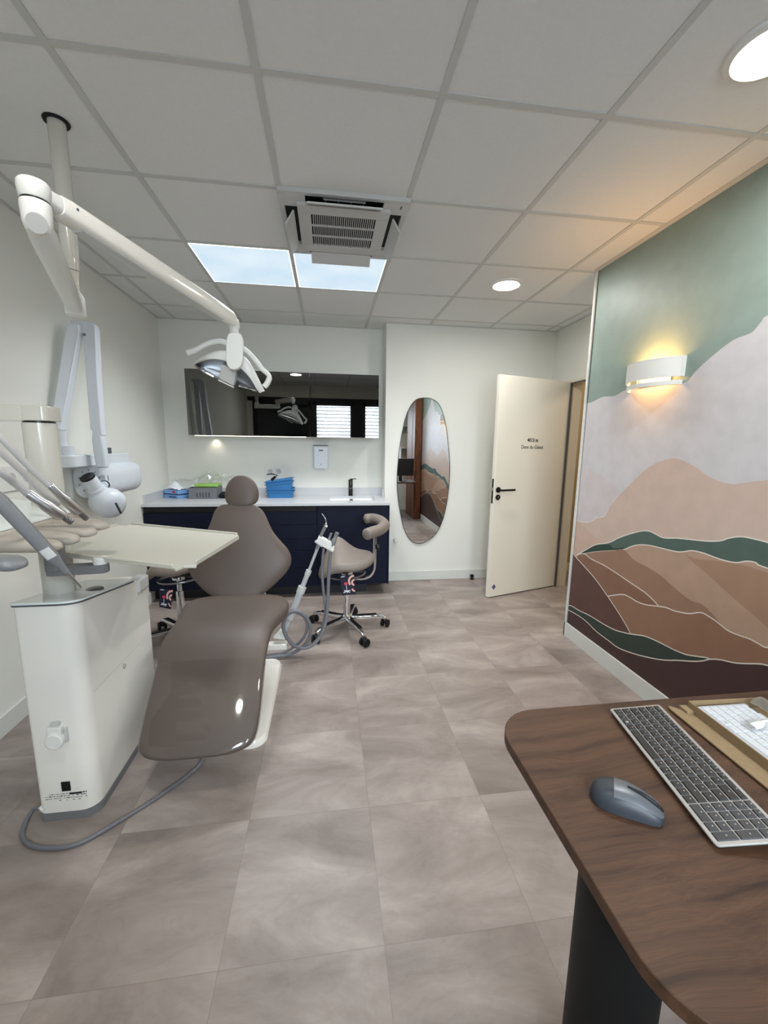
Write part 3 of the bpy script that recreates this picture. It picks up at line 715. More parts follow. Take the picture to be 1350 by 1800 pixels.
wt.box(XL, SX0, YF-0.02, YB, 0.868, ZT).box(SX1, 0.567, YF-0.02, YB, 0.868, ZT).box(SX0, SX1, YF-0.02, SY0, 0.868, ZT).box(SX0, SX1, SY1, YB, 0.868, ZT)
tag(obj('worktop', wt, 'quartz', loc=(-0.5, 4.0, 0.868), smooth=0), 'pale speckled stone worktop along the back wall', 'worktop')
pass
tag(obj('splashback', MB().box(XL, 0.567, YB-0.018, YB, ZT, ZT+0.075).box(XL, XL+0.015, YF+0.03, YB-0.018, ZT, ZT+0.075).box(0.552, 0.567, YA+0.02, YB-0.018, ZT, ZT+0.075), 'quartz', loc=(-0.5, YB, ZT), smooth=0, bevel=0.001), 'low pale stone splashback standing behind the worktop', 'splashback')
t = thing('sink', 'rectangular white undermount sink with a round drain', 'sink', ((SX0+SX1)/2, (SY0+SY1)/2, 0.74))
b = MB(); w_ = 0.008
b.box(SX0-w_, SX1+w_, SY0-w_, SY1+w_, 0.735, 0.745)
b.box(SX0-w_, SX0, SY0-w_, SY1+w_, 0.745, 0.8675).box(SX1, SX1+w_, SY0-w_, SY1+w_, 0.745, 0.8675).box(SX0, SX1, SY0-w_, SY0, 0.745, 0.8675).box(SX0, SX1, SY1, SY1+w_, 0.745, 0.8675)
obj('basin', b, 'sink_white', t, smooth=0)
obj('overflow_cap', MB().lathe([(0.018, 0), (0.018, 0.004), (0.011, 0.006), (0, 0.006)], (0.235, SY1-0.001, 0.846), 24, M=Matrix.Rotation(PI/2, 4, 'X')), 'gunmetal', t)
t = thing('faucet', 'dark gunmetal cylinder tap standing behind the sink', 'tap', (0.232, 4.225, ZT))
obj('body', MB().lathe([(0.026, 0), (0.026, 0.004), (0.022, 0.006), (0.022, 0.165), (0.021, 0.168), (0, 0.168)], (0.232, 4.225, ZT), 32), 'gunmetal', t)
obj('spout', MB().tube([(0.232, 4.21, ZT+0.09), (0.232, 4.10, ZT+0.075)], 0.013, 16), 'gunmetal', t)
obj('lever', MB().tube([(0.232, 4.225, ZT+0.166), (0.235, 4.225, ZT+0.172), (0.29, 4.21, ZT+0.176)], [0.012, 0.006, 0.004], 12), 'gunmetal', t)
# wall cabinets with black mirror fronts
YC = 3.95
for x0, x1, lab in ((-1.242, -0.160, 'wide wall cabinet with black mirror glass front, left unit'), (-0.157, 0.482, 'narrower black mirror wall cabinet on the right, above the sink')):
    t = thing('wall_cabinet', lab, 'cabinet', ((x0+x1)/2, YB, 1.48), 'black glass wall cabinets')
    obj('carcass', MB().box(x0+0.004, x1-0.002, YC+0.02, YB, 1.486, 2.054), 'shell_grey', t, smooth=0)
    obj('glass_door', MB().box(x0, x1, YC, YC+0.018, 1.480, 2.056), 'black_glass', t, smooth=0)
tag(obj('led_strip', MB().box(-1.19, -0.20, YC+0.008, YC+0.016, 1.4755, 1.4795), 'strip_glow', loc=(-0.7, YC, 1.476), smooth=0), 'thin lit strip under the wide black wall cabinet', 'strip light')
l = bpy.data.lights.new('cabinet_spot', 'SPOT'); l.energy = 0.9; l.color = (1, 0.9, 0.72); l.spot_size = 2.0; l.spot_blend = 0.8; l.shadow_soft_size = 0.02
o = bpy.data.objects.new('cabinet_spot', l); o.location = (-1.10, 4.29, 1.478); COL.objects.link(o)

# ================================================================== DENTAL CHAIR
def spine(st, side, nsign=1):
    # st rows: x, y, z of the visible surface, half width, half thickness -> loft sections set below that surface
    out = []
    P = [Vector(s[:3]) for s in st]
    for i, s in enumerate(st):
        t = (P[min(i+1, len(P)-1)]-P[max(i-1, 0)]); t.x = 0; t.normalize()
        n = Vector((0, -t.z, t.y))*nsign
        if n.dot(Vector(side)) < 0: n = -n
        out.append((P[i]-n*s[4], Vector((s[3], 0, 0)), n*s[4]))
    return out
ch = thing('dental_chair', 'taupe padded dental chair with a clear cover on its leg rest', 'dental chair', (-0.53, 2.15, 0))
leg = [(-0.53,2.475,0.482,0.17,0.020),(-0.534,2.45,0.512,0.235,0.045),(-0.53,2.40,0.530,0.278,0.058),(-0.525,2.33,0.536,0.296,0.062),(-0.521,2.25,0.537,0.292,0.062),(-0.520,2.17,0.537,0.272,0.060),
       (-0.530,2.06,0.539,0.248,0.056),(-0.534,1.97,0.534,0.246,0.052),(-0.534,1.90,0.519,0.245,0.048),(-0.531,1.83,0.491,0.239,0.044),(-0.526,1.75,0.441,0.231,0.040),
       (-0.522,1.65,0.364,0.230,0.036),(-0.522,1.56,0.289,0.228,0.034),(-0.523,1.52,0.255,0.221,0.033),(-0.526,1.50,0.236,0.204,0.031),(-0.532,1.487,0.222,0.165,0.026),(-0.536,1.480,0.214,0.10,0.014)]
obj('seat_cushion', MB().loft(spine(leg, (0, -0.3, 1)), 40, ex=3.4), 'taupe', ch, smooth=60, sub=1)
cov = [(a[0], a[1], a[2]+0.004 if a[1] > 1.6 else a[2]+0.003, a[3]+0.004, a[4]+0.004) for a in leg if a[1] < 1.79]
cov = [(-0.5275, 1.775, 0.463, 0.238, 0.045)] + cov
cm = MB().loft(spine(cov, (0, -0.3, 1)), 40, ex=3.4); cm.f = cm.f[:-2]; cm.m = cm.m[:-2]
obj('leg_cover', cm, 'cover_film', ch, smooth=60, sub=1)['label'] = 'clear glossy plastic cover'
back = [(-0.546,2.40,0.498,0.10,0.015),(-0.546,2.408,0.520,0.150,0.035),(-0.548,2.42,0.560,0.205,0.046),(-0.542,2.435,0.616,0.262,0.050),(-0.536,2.45,0.671,0.302,0.052),(-0.537,2.47,0.729,0.314,0.052),(-0.536,2.49,0.784,0.289,0.050),
        (-0.539,2.51,0.837,0.236,0.048),(-0.542,2.53,0.894,0.190,0.046),(-0.545,2.56,0.972,0.163,0.042),(-0.55,2.578,1.012,0.146,0.036),(-0.555,2.588,1.036,0.118,0.026),(-0.56,2.594,1.046,0.085,0.014)]
obj('backrest', MB().loft(spine(back, (0, -1, 0.3)), 40, ex=2.8), 'taupe', ch, smooth=60, sub=1)
head = [(-0.535,2.585,1.032,0.040,0.012),(-0.535,2.585,1.037,0.078,0.030),(-0.534,2.586,1.055,0.095,0.040),(-0.534,2.592,1.09,0.103,0.046),(-0.534,2.60,1.125,0.102,0.046),(-0.534,2.61,1.16,0.094,0.043),(-0.534,2.622,1.192,0.076,0.036),(-0.534,2.632,1.212,0.050,0.024),(-0.534,2.637,1.219,0.022,0.010)]
obj('headrest', MB().loft(spine(head, (0, -1, 0.3)), 32, ex=2.6), 'taupe', ch, smooth=60, sub=1)
obj('headrest_stem', MB().box(-0.56, -0.51, 2.635, 2.647, 0.85, 1.12), 'brushed', ch)
obj('back_shell', MB().loft([(( -0.545, 2.50+0.14*k/8+0.045, 0.56+0.40*k/8), (0.17-0.05*k/8, 0, 0), (0, 0.02, 0)) for k in range(9)], 24, ex=4), 'shell_grey', ch)
for hx in (-0.46, -0.68): obj('back_hinge', MB().box(hx, hx+0.06, 2.46, 2.58, 0.40, 0.60), 'shell_grey', ch, bevel=0.01)
bp = rrect(-0.74, -0.303, 1.775, 2.56, 0.07, 6)
n = len(bp); pl = MB(); cxp, cyp = -0.52, 2.17
vs = [(x, y, 0.0) for x, y in bp]+[(x, y, 0.012) for x, y in bp]+[(cxp+(x-cxp)*0.95, cyp+(y-cyp)*0.97, 0.030) for x, y in bp]
pl.add(vs, [(r*n+i, r*n+(i+1) % n, (r+1)*n+(i+1) % n, (r+1)*n+i) for r in range(2) for i in range(n)]+[tuple(range(2*n, 3*n)), tuple(range(n))[::-1]])
obj('base_plate', pl, 'white_gloss', ch, smooth=50)
obj('lift_column', MB().rbox(-0.66, -0.42, 2.10, 2.50, 0.028, 0.19, 0.05, 4), 'white_gloss', ch, bevel=0.01)
obj('lift_linkage', MB().prism([(2.12, 0.17), (2.48, 0.17), (2.44, 0.43), (1.98, 0.43)], -0.65, -0.38, axis='X'), 'dark_grey', ch, bevel=0.01)
obj('seat_frame', MB().box(-0.70, -0.36, 1.98, 2.50, 0.395, 0.428), 'black_plastic', ch, bevel=0.005)

# ================================================================== DELIVERY UNIT (cabinet, column, console)
un = thing('dental_unit', 'tall white dental delivery unit with a column, console and glass top', 'dental unit', (-0.985, 1.75, 0))
UX0, UX1, UY0, UY1 = -1.082, -0.884, 1.487, 2.075
def uout(x0, x1, y0, y1):
    out = []
    for cx, cy, r, a0 in ((x1-0.02, y1-0.02, 0.02, 0), (x0+0.02, y1-0.02, 0.02, PI/2), (x0+0.02, y0+0.02, 0.02, PI), (x1-0.055, y0+0.055, 0.055, 1.5*PI)):
        for k in range(7):
            a = a0+PI/2*k/6; out.append((cx+r*math.cos(a), cy+r*math.sin(a)))
    return out
ztop = lambda y: 0.852-0.150*(y-1.487)
def sprism(pts, zb, zt):
    n = len(pts); return MB().add([(x, y, zb(y)) for x, y in pts]+[(x, y, zt(y)) for x, y in pts],
        [tuple(range(n))[::-1], tuple(range(n, 2*n))]+[(i, (i+1) % n, n+(i+1) % n, n+i) for i in range(n)])
body = obj('cabinet_body', sprism(uout(UX0, UX1, UY0, UY1), lambda y: 0.032, lambda y: ztop(y)-0.004), 'white_gloss', un, smooth=40)
obj('plinth', sprism(uout(UX0-0.002, UX1+0.003, UY0-0.003, UY1), lambda y: 0.0, lambda y: 0.030), 'grey_plastic', un, smooth=40)
obj('panel_seam', MB().box(UX1-0.001, UX1+0.0006, UY0+0.06, UY1-0.02, 0.478, 0.4805), 'shell_grey', body, smooth=0)
obj('panel_icon', MB().tube([(UX1+0.0008, 1.775, 0.44), (UX1+0.0008, 1.79, 0.452), (UX1+0.0008, 1.775, 0.464), (UX1+0.0008, 1.765, 0.452), (UX1+0.0008, 1.78, 0.44)], 0.0012, 6), 'grey_plastic', body)
top = obj('glass_top', sprism(uout(UX0-0.006, UX1+0.006, UY0-0.006, 1.935), lambda y: ztop(y)+0.003, lambda y: ztop(y)+0.010), 'glass_top', un, smooth=40)
obj('top_gasket', sprism(uout(UX0-0.004, UX1+0.005, UY0-0.005, 1.933), lambda y: ztop(y)-0.004, lambda y: ztop(y)+0.003), 'dark_grey', un, smooth=40)
obj('bowl_cap', MB().lathe([(0.030, 0), (0.030, 0.004), (0.026, 0.006), (0, 0.006)], (-0.925, 1.70, ztop(1.70)+0.010), 32), 'brushed', un)
obj('rear_catch', MB().box(-0.93, -0.872, 1.955, 2.06, 0.715, 0.778), 'shell_grey', un, bevel=0.01)
k = obj('drain_knob', MB().cyl((-0.985, UY0+0.004, 0.345), (-0.985, UY0-0.03, 0.345), 0.030, 28).box(-1.008, -0.962, UY0-0.022, UY0+0.002, 0.350, 0.395), 'white_plastic', un, bevel=0.003)
obj('knob_clip', MB().box(-1.0, -0.97, UY0-0.012, UY0, 0.395, 0.41).box(-0.957, -0.949, UY0-0.012, UY0, 0.33, 0.385), 'shell_grey', k, bevel=0.002)
obj('power_switch', MB().box(-0.995, -0.965, UY0-0.004, UY0+0.002, 0.122, 0.160), 'black_plastic', un, bevel=0.001)
pr_ = MB(); random.seed(7)
for r, z in enumerate((0.108, 0.099, 0.090, 0.081)):
    x = -1.055
    while x < -0.915:
        w = random.choice((0.003, 0.005, 0.008, 0.002))
        if random.random() < (0.85 if r < 3 else 0.35): pr_.box(x, x+w, UY0-0.0006, UY0+0.001, z, z+random.choice((0.002, 0.0032)))
        x += w+0.003
pr_.box(-0.972, -0.930, UY0-0.0006, UY0+0.001, 0.104, 0.112)
obj('rating_print', pr_, 'print_dark', body, smooth=0)
CX, CY = -1.035, 1.670
obj('column', MB().lathe([(0.051, ztop(1.6)-0.02), (0.051, 1.475)], (CX, CY, 0), 48), 'cream_gloss', un)
obj('column_seal', MB().lathe([(0.048, 1.475), (0.048, 1.482)], (CX, CY, 0), 40), 'black_plastic', un)
obj('swivel_head', MB().rbox(CX-0.040, CX+0.052, CY-0.052, CY+0.05, 1.482, 1.534, 0.02, 6), 'cream_gloss', un, bevel=0.003)
ba = obj('support_arm', MB().box(-1.32, CX-0.020, CY-0.056, CY+0.04, 1.480, 1.5345), 'cream_gloss', un, bevel=0.003)
obj('balance_arm', MB().tube(spline([(-1.30, 1.63, 1.50), (-1.33, 1.50, 1.48), (-1.34, 1.30, 1.35), (-1.32, 1.22, 1.22)], 6), 0.035, 14), 'cream_gloss', un)
# console: sloping top to the left, finger rests to the right
con = MB().add([(-0.93,0.93,1.100),(-0.93,1.70,1.100),(-1.45,1.70,1.12),(-1.45,0.93,1.12),(-0.925,0.93,1.150),(-0.925,1.70,1.150),(-1.45,1.70,1.235),(-1.45,0.93,1.235)],
               [(3,2,1,0),(4,5,6,7),(0,1,5,4),(1,2,6,5),(2,3,7,6),(3,0,4,7)])
cons = obj('console', con, 'beige_plastic', un, bevel=0.012)
obj('console_glass', MB().add([(-0.935,0.94,1.153),(-0.935,1.69,1.153),(-1.44,1.69,1.237),(-1.44,0.94,1.237),(-0.935,0.94,1.157),(-0.935,1.69,1.157),(-1.44,1.69,1.241),(-1.44,0.94,1.241)],
               [(3,2,1,0),(4,5,6,7),(0,1,5,4),(1,2,6,5),(2,3,7,6),(3,0,4,7)]), 'glass_top', cons)
def finger(y, x1, m, z=1.145):
    st = []
    secs = [(-0.96, 0.036, 0.016, 0.0), (-0.90, 0.040, 0.018, 0.0), (-0.84, 0.038, 0.018, 0.002)]
    for k in range(9):
        a = PI/2*k/8; secs.append((x1-0.034+0.034*math.sin(a), 0.034*max(0.06, math.cos(a)), 0.015*max(0.06, math.cos(a)), 0.006+0.006*math.sin(a)))
    for x, hw, hh, dz in secs:
        st.append(((x, y, z-0.018-dz), (0, hw, 0), (0, 0, hh)))
    obj('instrument_rest', MB().loft(st, 24, ex=3.2), m, un, smooth=75)
finger(1.045, -0.715, 'grey_plastic', 1.150)
finger(1.235, -0.748, 'beige_plastic'); finger(1.325, -0.752, 'beige_plastic'); finger(1.43, -0.757, 'beige_plastic'); finger(1.54, -0.772, 'beige_plastic')
PB = Vector((-0.948, 1.526, 1.000)); PV = Vector((-0.812, 1.543, 0.985))
obj('tray_post', MB().rbox(PB.x-0.025, PB.x+0.025, PB.y-0.03, PB.y+0.03, 0.965, 1.125, 0.015, 4), 'grey_plastic', un, bevel=0.003)
d = (PV-PB); d.z = 0; ln = d.length; MA = basis((PB.x, PB.y, 0), d.normalized(), Vector((-d.y, d.x, 0)).normalized(), (0, 0, 1))
obj('tray_arm', MB().rbox(-0.03, ln+0.025, -0.024, 0.024, 0.948, 0.980, 0.022, 5, M=MA), 'grey_plastic', un, bevel=0.004)
obj('tray_pivot', MB().lathe([(0.023, 0.0), (0.023, 0.020), (0.020, 0.024), (0, 0.024)], (PV.x, PV.y, 0.980), 32), 'white_plastic', un)
# tray
TP = [(-0.970, 1.603, 1.000), (-0.783, 1.525, 1.000), (-0.523, 1.410, 1.000), (-0.501, 1.382, 1.000), (-0.487, 1.420, 1.000), (-0.447, 1.416, 1.000), (-0.455, 1.451, 1.000), (-0.395, 1.849, 1.000), (-0.371, 1.824, 1.000), (-0.395, 1.849, 1.000), (-0.413, 1.909, 1.000), (-0.989, 2.198, 1.000), (-0.999, 2.154, 1.000), (-1.052, 2.173, 1.000), (-1.102, 1.831, 1.000)]
TP = TP[:8]+TP[9:]
pts = [(p[0], p[1]) for p in TP]; tcx = sum(p[0] for p in pts)/len(pts); tcy = sum(p[1] for p in pts)/len(pts)
tr = thing('instrument_tray', 'flat beige instrument tray on a swing arm over the dental chair', 'tray', (tcx, tcy, 1.0))
obj('tray_panel', MB().prism(pts, 0.990, 1.0), 'tray_beige', tr, bevel=0.002)
def rim(a, b, w=0.009, hh=0.008):
    a, b = Vector((*a[:2], 0)), Vector((*b[:2], 0)); d = (b-a).normalized(); n_ = Vector((-d.y, d.x, 0))
    if (Vector((tcx, tcy, 0))-a).dot(n_) < 0: n_ = -n_
    q = [a, b, b+n_*w, a+n_*w]
    return MB().add([(p.x, p.y, z) for z in (0.9995, 1.0+hh) for p in q], [(3,2,1,0),(4,5,6,7),(0,1,5,4),(1,2,6,5),(2,3,7,6),(3,0,4,7)])
for a, b in ((0, 2), (6, 7), (9, 10), (12, 13)):
    obj('tray_rim', rim(TP[a], TP[b]), 'tray_beige', tr, bevel=0.002)
# handpieces resting in the console
def motor(name, lab, B, T, hose, grp=None):
    B, T = Vector(B), Vector(T); d = (T-B).normalized()
    t = thing(name, lab, 'handpiece', tuple(B), grp)
    L = (T-B).length
    M = frame(B, d)
    obj('motor_body', MB().lathe([(0.011, 0), (0.0125, 0.004), (0.0125, L*0.30), (0.0155, L*0.40), (0.0165, L*0.74), (0.0150, L*0.78), (0.006, L*0.785)], (0, 0, 0), 28, M=M), 'steel', t)
    p = [(0.009, L*0.78)]
    for k in range(4):
        z = L*(0.80+k*0.045); p += [(0.0085, z), (0.0085, z+L*0.028), (0.0065, z+L*0.030), (0.0065, z+L*0.043)]
    p += [(0.0085, L*0.98), (0.007, L), (0, L)]
    obj('coupling', MB().lathe(p, (0, 0, 0), 24, M=M), 'brushed', t)
    H = spline([Vector(h) for h in hose]+[B+d*0.01], 8)
    obj('hose', MB().tube(H, 0.0095, 12), 'hose_light', t)
motor('handpiece', 'steel handpiece motor farther from the camera, resting on the console', (-0.825, 1.340, 1.282), (-0.775, 1.420, 1.163), [(-0.939, 1.240, 1.498), (-0.882, 1.260, 1.421), (-0.853, 1.300, 1.347)], 'steel handpieces on the console')
motor('handpiece', 'steel handpiece motor nearer the camera, between two finger rests', (-0.795, 1.200, 1.275), (-0.734, 1.270, 1.180), [(-0.838, 1.090, 1.390), (-0.802, 1.130, 1.336), (-0.801, 1.170, 1.305)], 'steel handpieces on the console')
t = thing('handpiece_hose', 'pale hose looping behind the two steel handpieces', 'hose', (-0.958, 1.360, 1.381))
obj('hose', MB().tube(spline([(-1.019, 1.340, 1.473), (-0.972, 1.380, 1.380), (-0.944, 1.420, 1.315), (-0.916, 1.460, 1.242), (-0.897, 1.500, 1.204)], 8), 0.0095, 12), 'hose_light', t)
sB, sT = Vector((-0.773, 1.060, 1.289)), Vector((-0.665, 1.160, 1.022))
t = thing('scaler_handpiece', 'dark grey spray handpiece hanging diagonally from the console', 'handpiece', tuple(sB))
d = (sT-sB).normalized(); L = (sT-sB).length; M = frame(sB, d, (0.3, -1, 0.3))
def sq(z, w, h): return (M @ Vector((0, 0, z)), (M.to_3x3() @ Vector((w, 0, 0))), (M.to_3x3() @ Vector((0, h, 0))))
gb = obj('grip_body', MB().loft([sq(0, 0.013, 0.013), sq(0.02, 0.0165, 0.016), sq(L*0.55, 0.0155, 0.015), sq(L*0.64, 0.0145, 0.014), sq(L*0.68, 0.012, 0.012), sq(L*0.72, 0.009, 0.009), sq(L*0.82, 0.0062, 0.0062), sq(L*0.825, 0.004, 0.004)], 24, ex=3), 'grey_plastic', t)
for s in (-1, 1):
    obj('button', MB().loft([sq(L*(0.585+0.02*s)-0.0085, 0.012, 0.0165), sq(L*(0.585+0.02*s)+0.0085, 0.012, 0.0160)], 20, ex=6), 'shell_grey', t)
obj('nozzle', MB().tube([M @ Vector((0, 0, L*0.82)), M @ Vector((0, 0, L*0.93)), M @ Vector((0, 0, L))], [0.0042, 0.0035, 0.0022], 14), 'steel', t)
obj('hose', MB().tube(spline([(-0.832, 0.980, 1.426), (-0.800, 1.020, 1.360), tuple(sB+d*0.01)], 8), 0.0095, 12), 'hose_light', t)
pt = MB()
for r in range(3):
    for c in range(4):
        if (r*c) % 3 != 2: pt.box(-0.010+c*0.005, -0.0065+c*0.005, -0.0166, -0.0160, L*0.05+r*0.010, L*0.05+r*0.010+0.006, M=M)
obj('grip_print', pt, 'black_matte', gb, smooth=0)
# floor cable
cb = [(-1.082,1.50,0.05),(-1.10,1.482,0.035),(-1.115,1.455,0.012)]
CB = spline([(-1.078,1.500,0.045)]+[(-1.129, 1.520, 0.020), (-1.113, 1.442, 0.008), (-1.060, 1.390, 0.008), (-0.980, 1.364, 0.008), (-0.884, 1.370, 0.008), (-0.781, 1.452, 0.008), (-0.670, 1.562, 0.008), (-0.570, 1.715, 0.008)]+[(-0.66,1.86,0.008), (-0.68,2.0,0.008)], 8)
t = thing('floor_cable', 'grey cable curving over the floor in front of the white unit', 'cable', (-0.986, 1.372, 0.000))
obj('cable', MB().tube(CB, 0.0075, 12), 'hose_grey', t)
obj('cable_plug', MB().cyl((-1.068,1.515,0.05), (-1.082,1.492,0.043), 0.012, 16), 'white_plastic', t)

# ================================================================== OPERATING LIGHT
ol = thing('operating_light', 'ceiling mounted white dental lamp with a long jointed arm', 'dental lamp', (-0.971, 1.853, CEIL))
px_, py_ = -0.971, 1.853
obj('ceiling_ring', MB().lathe([(0.030, -0.001), (0.030, -0.006), (0.041, -0.006), (0.043, -0.001)], (px_, py_, CEIL), 48), 'black_matte', ol)
obj('ceiling_pole', MB().lathe([(0.029, CEIL-0.001), (0.029, 2.09), (0.027, 2.075), (0.0265, 2.06)], (px_, py_, 0), 48), 'cream_gloss', ol)
obj('pole_tip', MB().lathe([(0.0258, 2.058), (0.023, 2.03), (0.021, 1.96)], (px_, py_, 0), 40), 'cream_gloss', ol)
EJ = Vector((-0.752, 1.300, 2.028))          # elbow
PE = Vector((px_, py_, 1.925))
obj('pole_joint', MB().lathe([(0.022, 1.985), (0.034, 1.965), (0.035, 1.905), (0.032, 1.899), (0, 1.899)], (px_, py_, 0), 40), 'white_plastic', ol)
a, b = PE, EJ-Vector((0, 0, 0.055))
d = (b-a).normalized(); sd = d.cross(Vector((0, 0, 1))).normalized(); up = sd.cross(d)
def sec(p, w, h): return (p, sd*w, up*h)
obj('lower_arm', MB().loft([sec(a+d*0.01, 0.024, 0.024), sec(a+d*0.08, 0.028, 0.028), sec(a.lerp(b, 0.5), 0.030, 0.030), sec(b-d*0.06, 0.032, 0.030), sec(b-d*0.005, 0.028, 0.026)], 28, ex=3), 'white_plastic', ol)
el = obj('elbow_joint', MB().lathe([(0.012, -0.100), (0.026, -0.092), (0.033, -0.07), (0.035, -0.035), (0.034, -0.022), (0.033, -0.020)], tuple(EJ+Vector((0, 0, 0.018))), 40), 'white_plastic', ol)
obj('elbow_seal', MB().lathe([(0.031, -0.003), (0.031, 0.003)], tuple(EJ), 40), 'black_plastic', el)
obj('elbow_cap', MB().lathe([(0.032, 0.003), (0.034, 0.006), (0.037, 0.030), (0.036, 0.042), (0.031, 0.048), (0, 0.050)], tuple(EJ), 40), 'white_plastic', ol)
obj('joint_disc', MB().cyl(tuple(EJ+Vector((0.009, -0.018, -0.055))), tuple(EJ+Vector((0.016, -0.032, -0.064))), 0.023, 32), 'shell_grey', ol)
HB = Vector((-0.449, 2.170, 1.998))
u0 = EJ+Vector((0, 0, 0.026)); d = (HB-u0).normalized(); sd = d.cross(Vector((0, 0, 1))).normalized(); up = sd.cross(d)
obj('arm_fork', MB().loft([sec(u0-d*0.005, 0.028, 0.018), sec(u0+d*0.05, 0.026, 0.024), sec(u0+d*0.10, 0.028, 0.028)], 28, ex=3), 'white_plastic', ol)
obj('fork_seal', MB().loft([sec(u0+d*0.085, 0.026, 0.0295), sec(u0+d*0.093, 0.026, 0.0295)], 28, ex=3), 'black_plastic', ol)
ua = obj('upper_arm', MB().loft([sec(u0+d*0.052, 0.018, 0.020), sec(u0+d*0.060, 0.028, 0.027), sec(u0+d*0.085, 0.031, 0.030), sec(u0.lerp(HB, 0.5), 0.034, 0.034), sec(HB-d*0.12, 0.033, 0.034), sec(HB-d*0.03, 0.031, 0.032), sec(HB, 0.025, 0.026)], 32, ex=3.2), 'white_gloss', ol)
obj('arm_trim', MB().loft([sec(u0+d*0.12-up*0.026, 0.020, 0.010), sec(HB-d*0.10-up*0.028, 0.022, 0.010)], 16, ex=4), 'shell_grey', ua)
obj('pin_cap', MB().cyl(tuple(u0+d*0.095+sd*0.025+up*0.008), tuple(u0+d*0.095+sd*0.0325+up*0.008), 0.0035, 12), 'dark_grey', ua)
HK = Vector((-0.446, 2.190, 1.942))
obj('wrist_joint', MB().tube(spline([tuple(HB-d*0.02), tuple(HB+d*0.02+Vector((0, 0, -0.012))), tuple(HK+Vector((0, 0, 0.02))), tuple(HK)], 6), [0.026]*6+[0.024]*6+[0.021]*7, 20), 'white_plastic', ol)
# tongue in front of the lamp head
yb = 2.15
tg = [(-0.450, 2.125, 1.930), (-0.417, 2.125, 1.932), (-0.401, 2.123, 1.922), (-0.394, 2.120, 1.898), (-0.397, 2.115, 1.807), (-0.405, 2.113, 1.780), (-0.421, 2.112, 1.764), (-0.440, 2.112, 1.758), (-0.458, 2.112, 1.762), (-0.470, 2.113, 1.778), (-0.476, 2.115, 1.804), (-0.470, 2.120, 1.895), (-0.463, 2.123, 1.919)]
n = len(tg)
obj('head_bracket', MB().add([tuple(p) for p in tg]+[(p[0]-0.002, p[1]+0.038, p[2]) for p in tg], [tuple(range(n)), tuple(range(n, 2*n))[::-1]]+[(i, n+i, n+(i+1) % n, (i+1) % n) for i in range(n)]), 'white_plastic', ol, smooth=40, bevel=0.005, bseg=3)
# shell: crescent band seen from the front; points left to right
cu_t = [(-0.653, 2.200, 1.792), (-0.608, 2.180, 1.819), (-0.556, 2.165, 1.842), (-0.488, 2.160, 1.853), (-0.402, 2.160, 1.826), (-0.363, 2.170, 1.771), (-0.338, 2.190, 1.715), (-0.320, 2.210, 1.674)]
cu_b = [(-0.650, 2.200, 1.790), (-0.601, 2.180, 1.806), (-0.549, 2.165, 1.813), (-0.493, 2.160, 1.807), (-0.423, 2.160, 1.777), (-0.380, 2.170, 1.735), (-0.356, 2.190, 1.692), (-0.340, 2.210, 1.665)]
T, B = spline(cu_t, 5), spline(cu_b, 5)
obj('lamp_shell', MB().grid([T, [(p+q)/2+Vector((0, -0.008, 0)) for p, q in zip(T, B)], B], thick=(0.004, 0.022, 0.004)), 'white_plastic', ol, smooth=60)
# reflector wings behind the shell
lw = [(-0.648, 2.210, 1.786), (-0.627, 2.235, 1.770), (-0.594, 2.250, 1.751), (-0.548, 2.260, 1.729), (-0.469, 2.260, 1.704), (-0.420, 2.255, 1.691), (-0.376, 2.240, 1.679), (-0.344, 2.215, 1.668)]
Lw = spline(lw, 5)
rows = []
for k in range(7):
    s = k/6; rows.append([b_.lerp(w_, s)+Vector((0, 0.075*math.sin(PI*s)+0.012, 0.004)) for b_, w_ in zip(B, Lw)])
obj('reflector', MB().grid(rows), 'steel', ol, smooth=80)
md = [(-0.508, 2.165, 1.788), (-0.440, 2.165, 1.767), (-0.462, 2.200, 1.693), (-0.531, 2.200, 1.726)]
obj('light_module', MB().add([tuple(p) for p in md]+[(p[0], p[1]+0.06, p[2]+0.02) for p in md], [(0,1,2,3),(7,6,5,4),(0,4,5,1),(1,5,6,2),(2,6,7,3),(3,7,4,0)]), 'shell_grey', ol, bevel=0.004)
obj('module_rim', MB().tube([(-0.533, 2.195, 1.720), (-0.461, 2.195, 1.687)], 0.0035, 8), 'white_plastic', ol)
for i0, i1 in ((1, 14), (22, 34)):
    obj('panel_glint', MB().tube([p+Vector((0, -0.004, 0.006)) for p in Lw[i0:i1]], 0.006, 8), 'chrome', ol)  # chrome tube stands in for the ceiling panel's bright reflection in the reflector
hl = spline([(-0.481, 2.170, 1.891), (-0.514, 2.165, 1.896), (-0.564, 2.155, 1.881), (-0.611, 2.150, 1.852), (-0.634, 2.150, 1.841), (-0.658, 2.150, 1.832)], 6)
obj('handle', MB().tube(hl, [0.0115]*(len(hl)-11)+[0.0135]*11, 14), 'white_plastic', ol)
hr = spline([(-0.413, 2.170, 1.873), (-0.380, 2.165, 1.852), (-0.337, 2.155, 1.804), (-0.314, 2.150, 1.772), (-0.282, 2.150, 1.741), (-0.291, 2.150, 1.708), (-0.308, 2.150, 1.688)], 6)
obj('handle', MB().tube(hr, [0.0115]*(len(hr)-11)+[0.0135]*11, 14), 'white_plastic', ol)

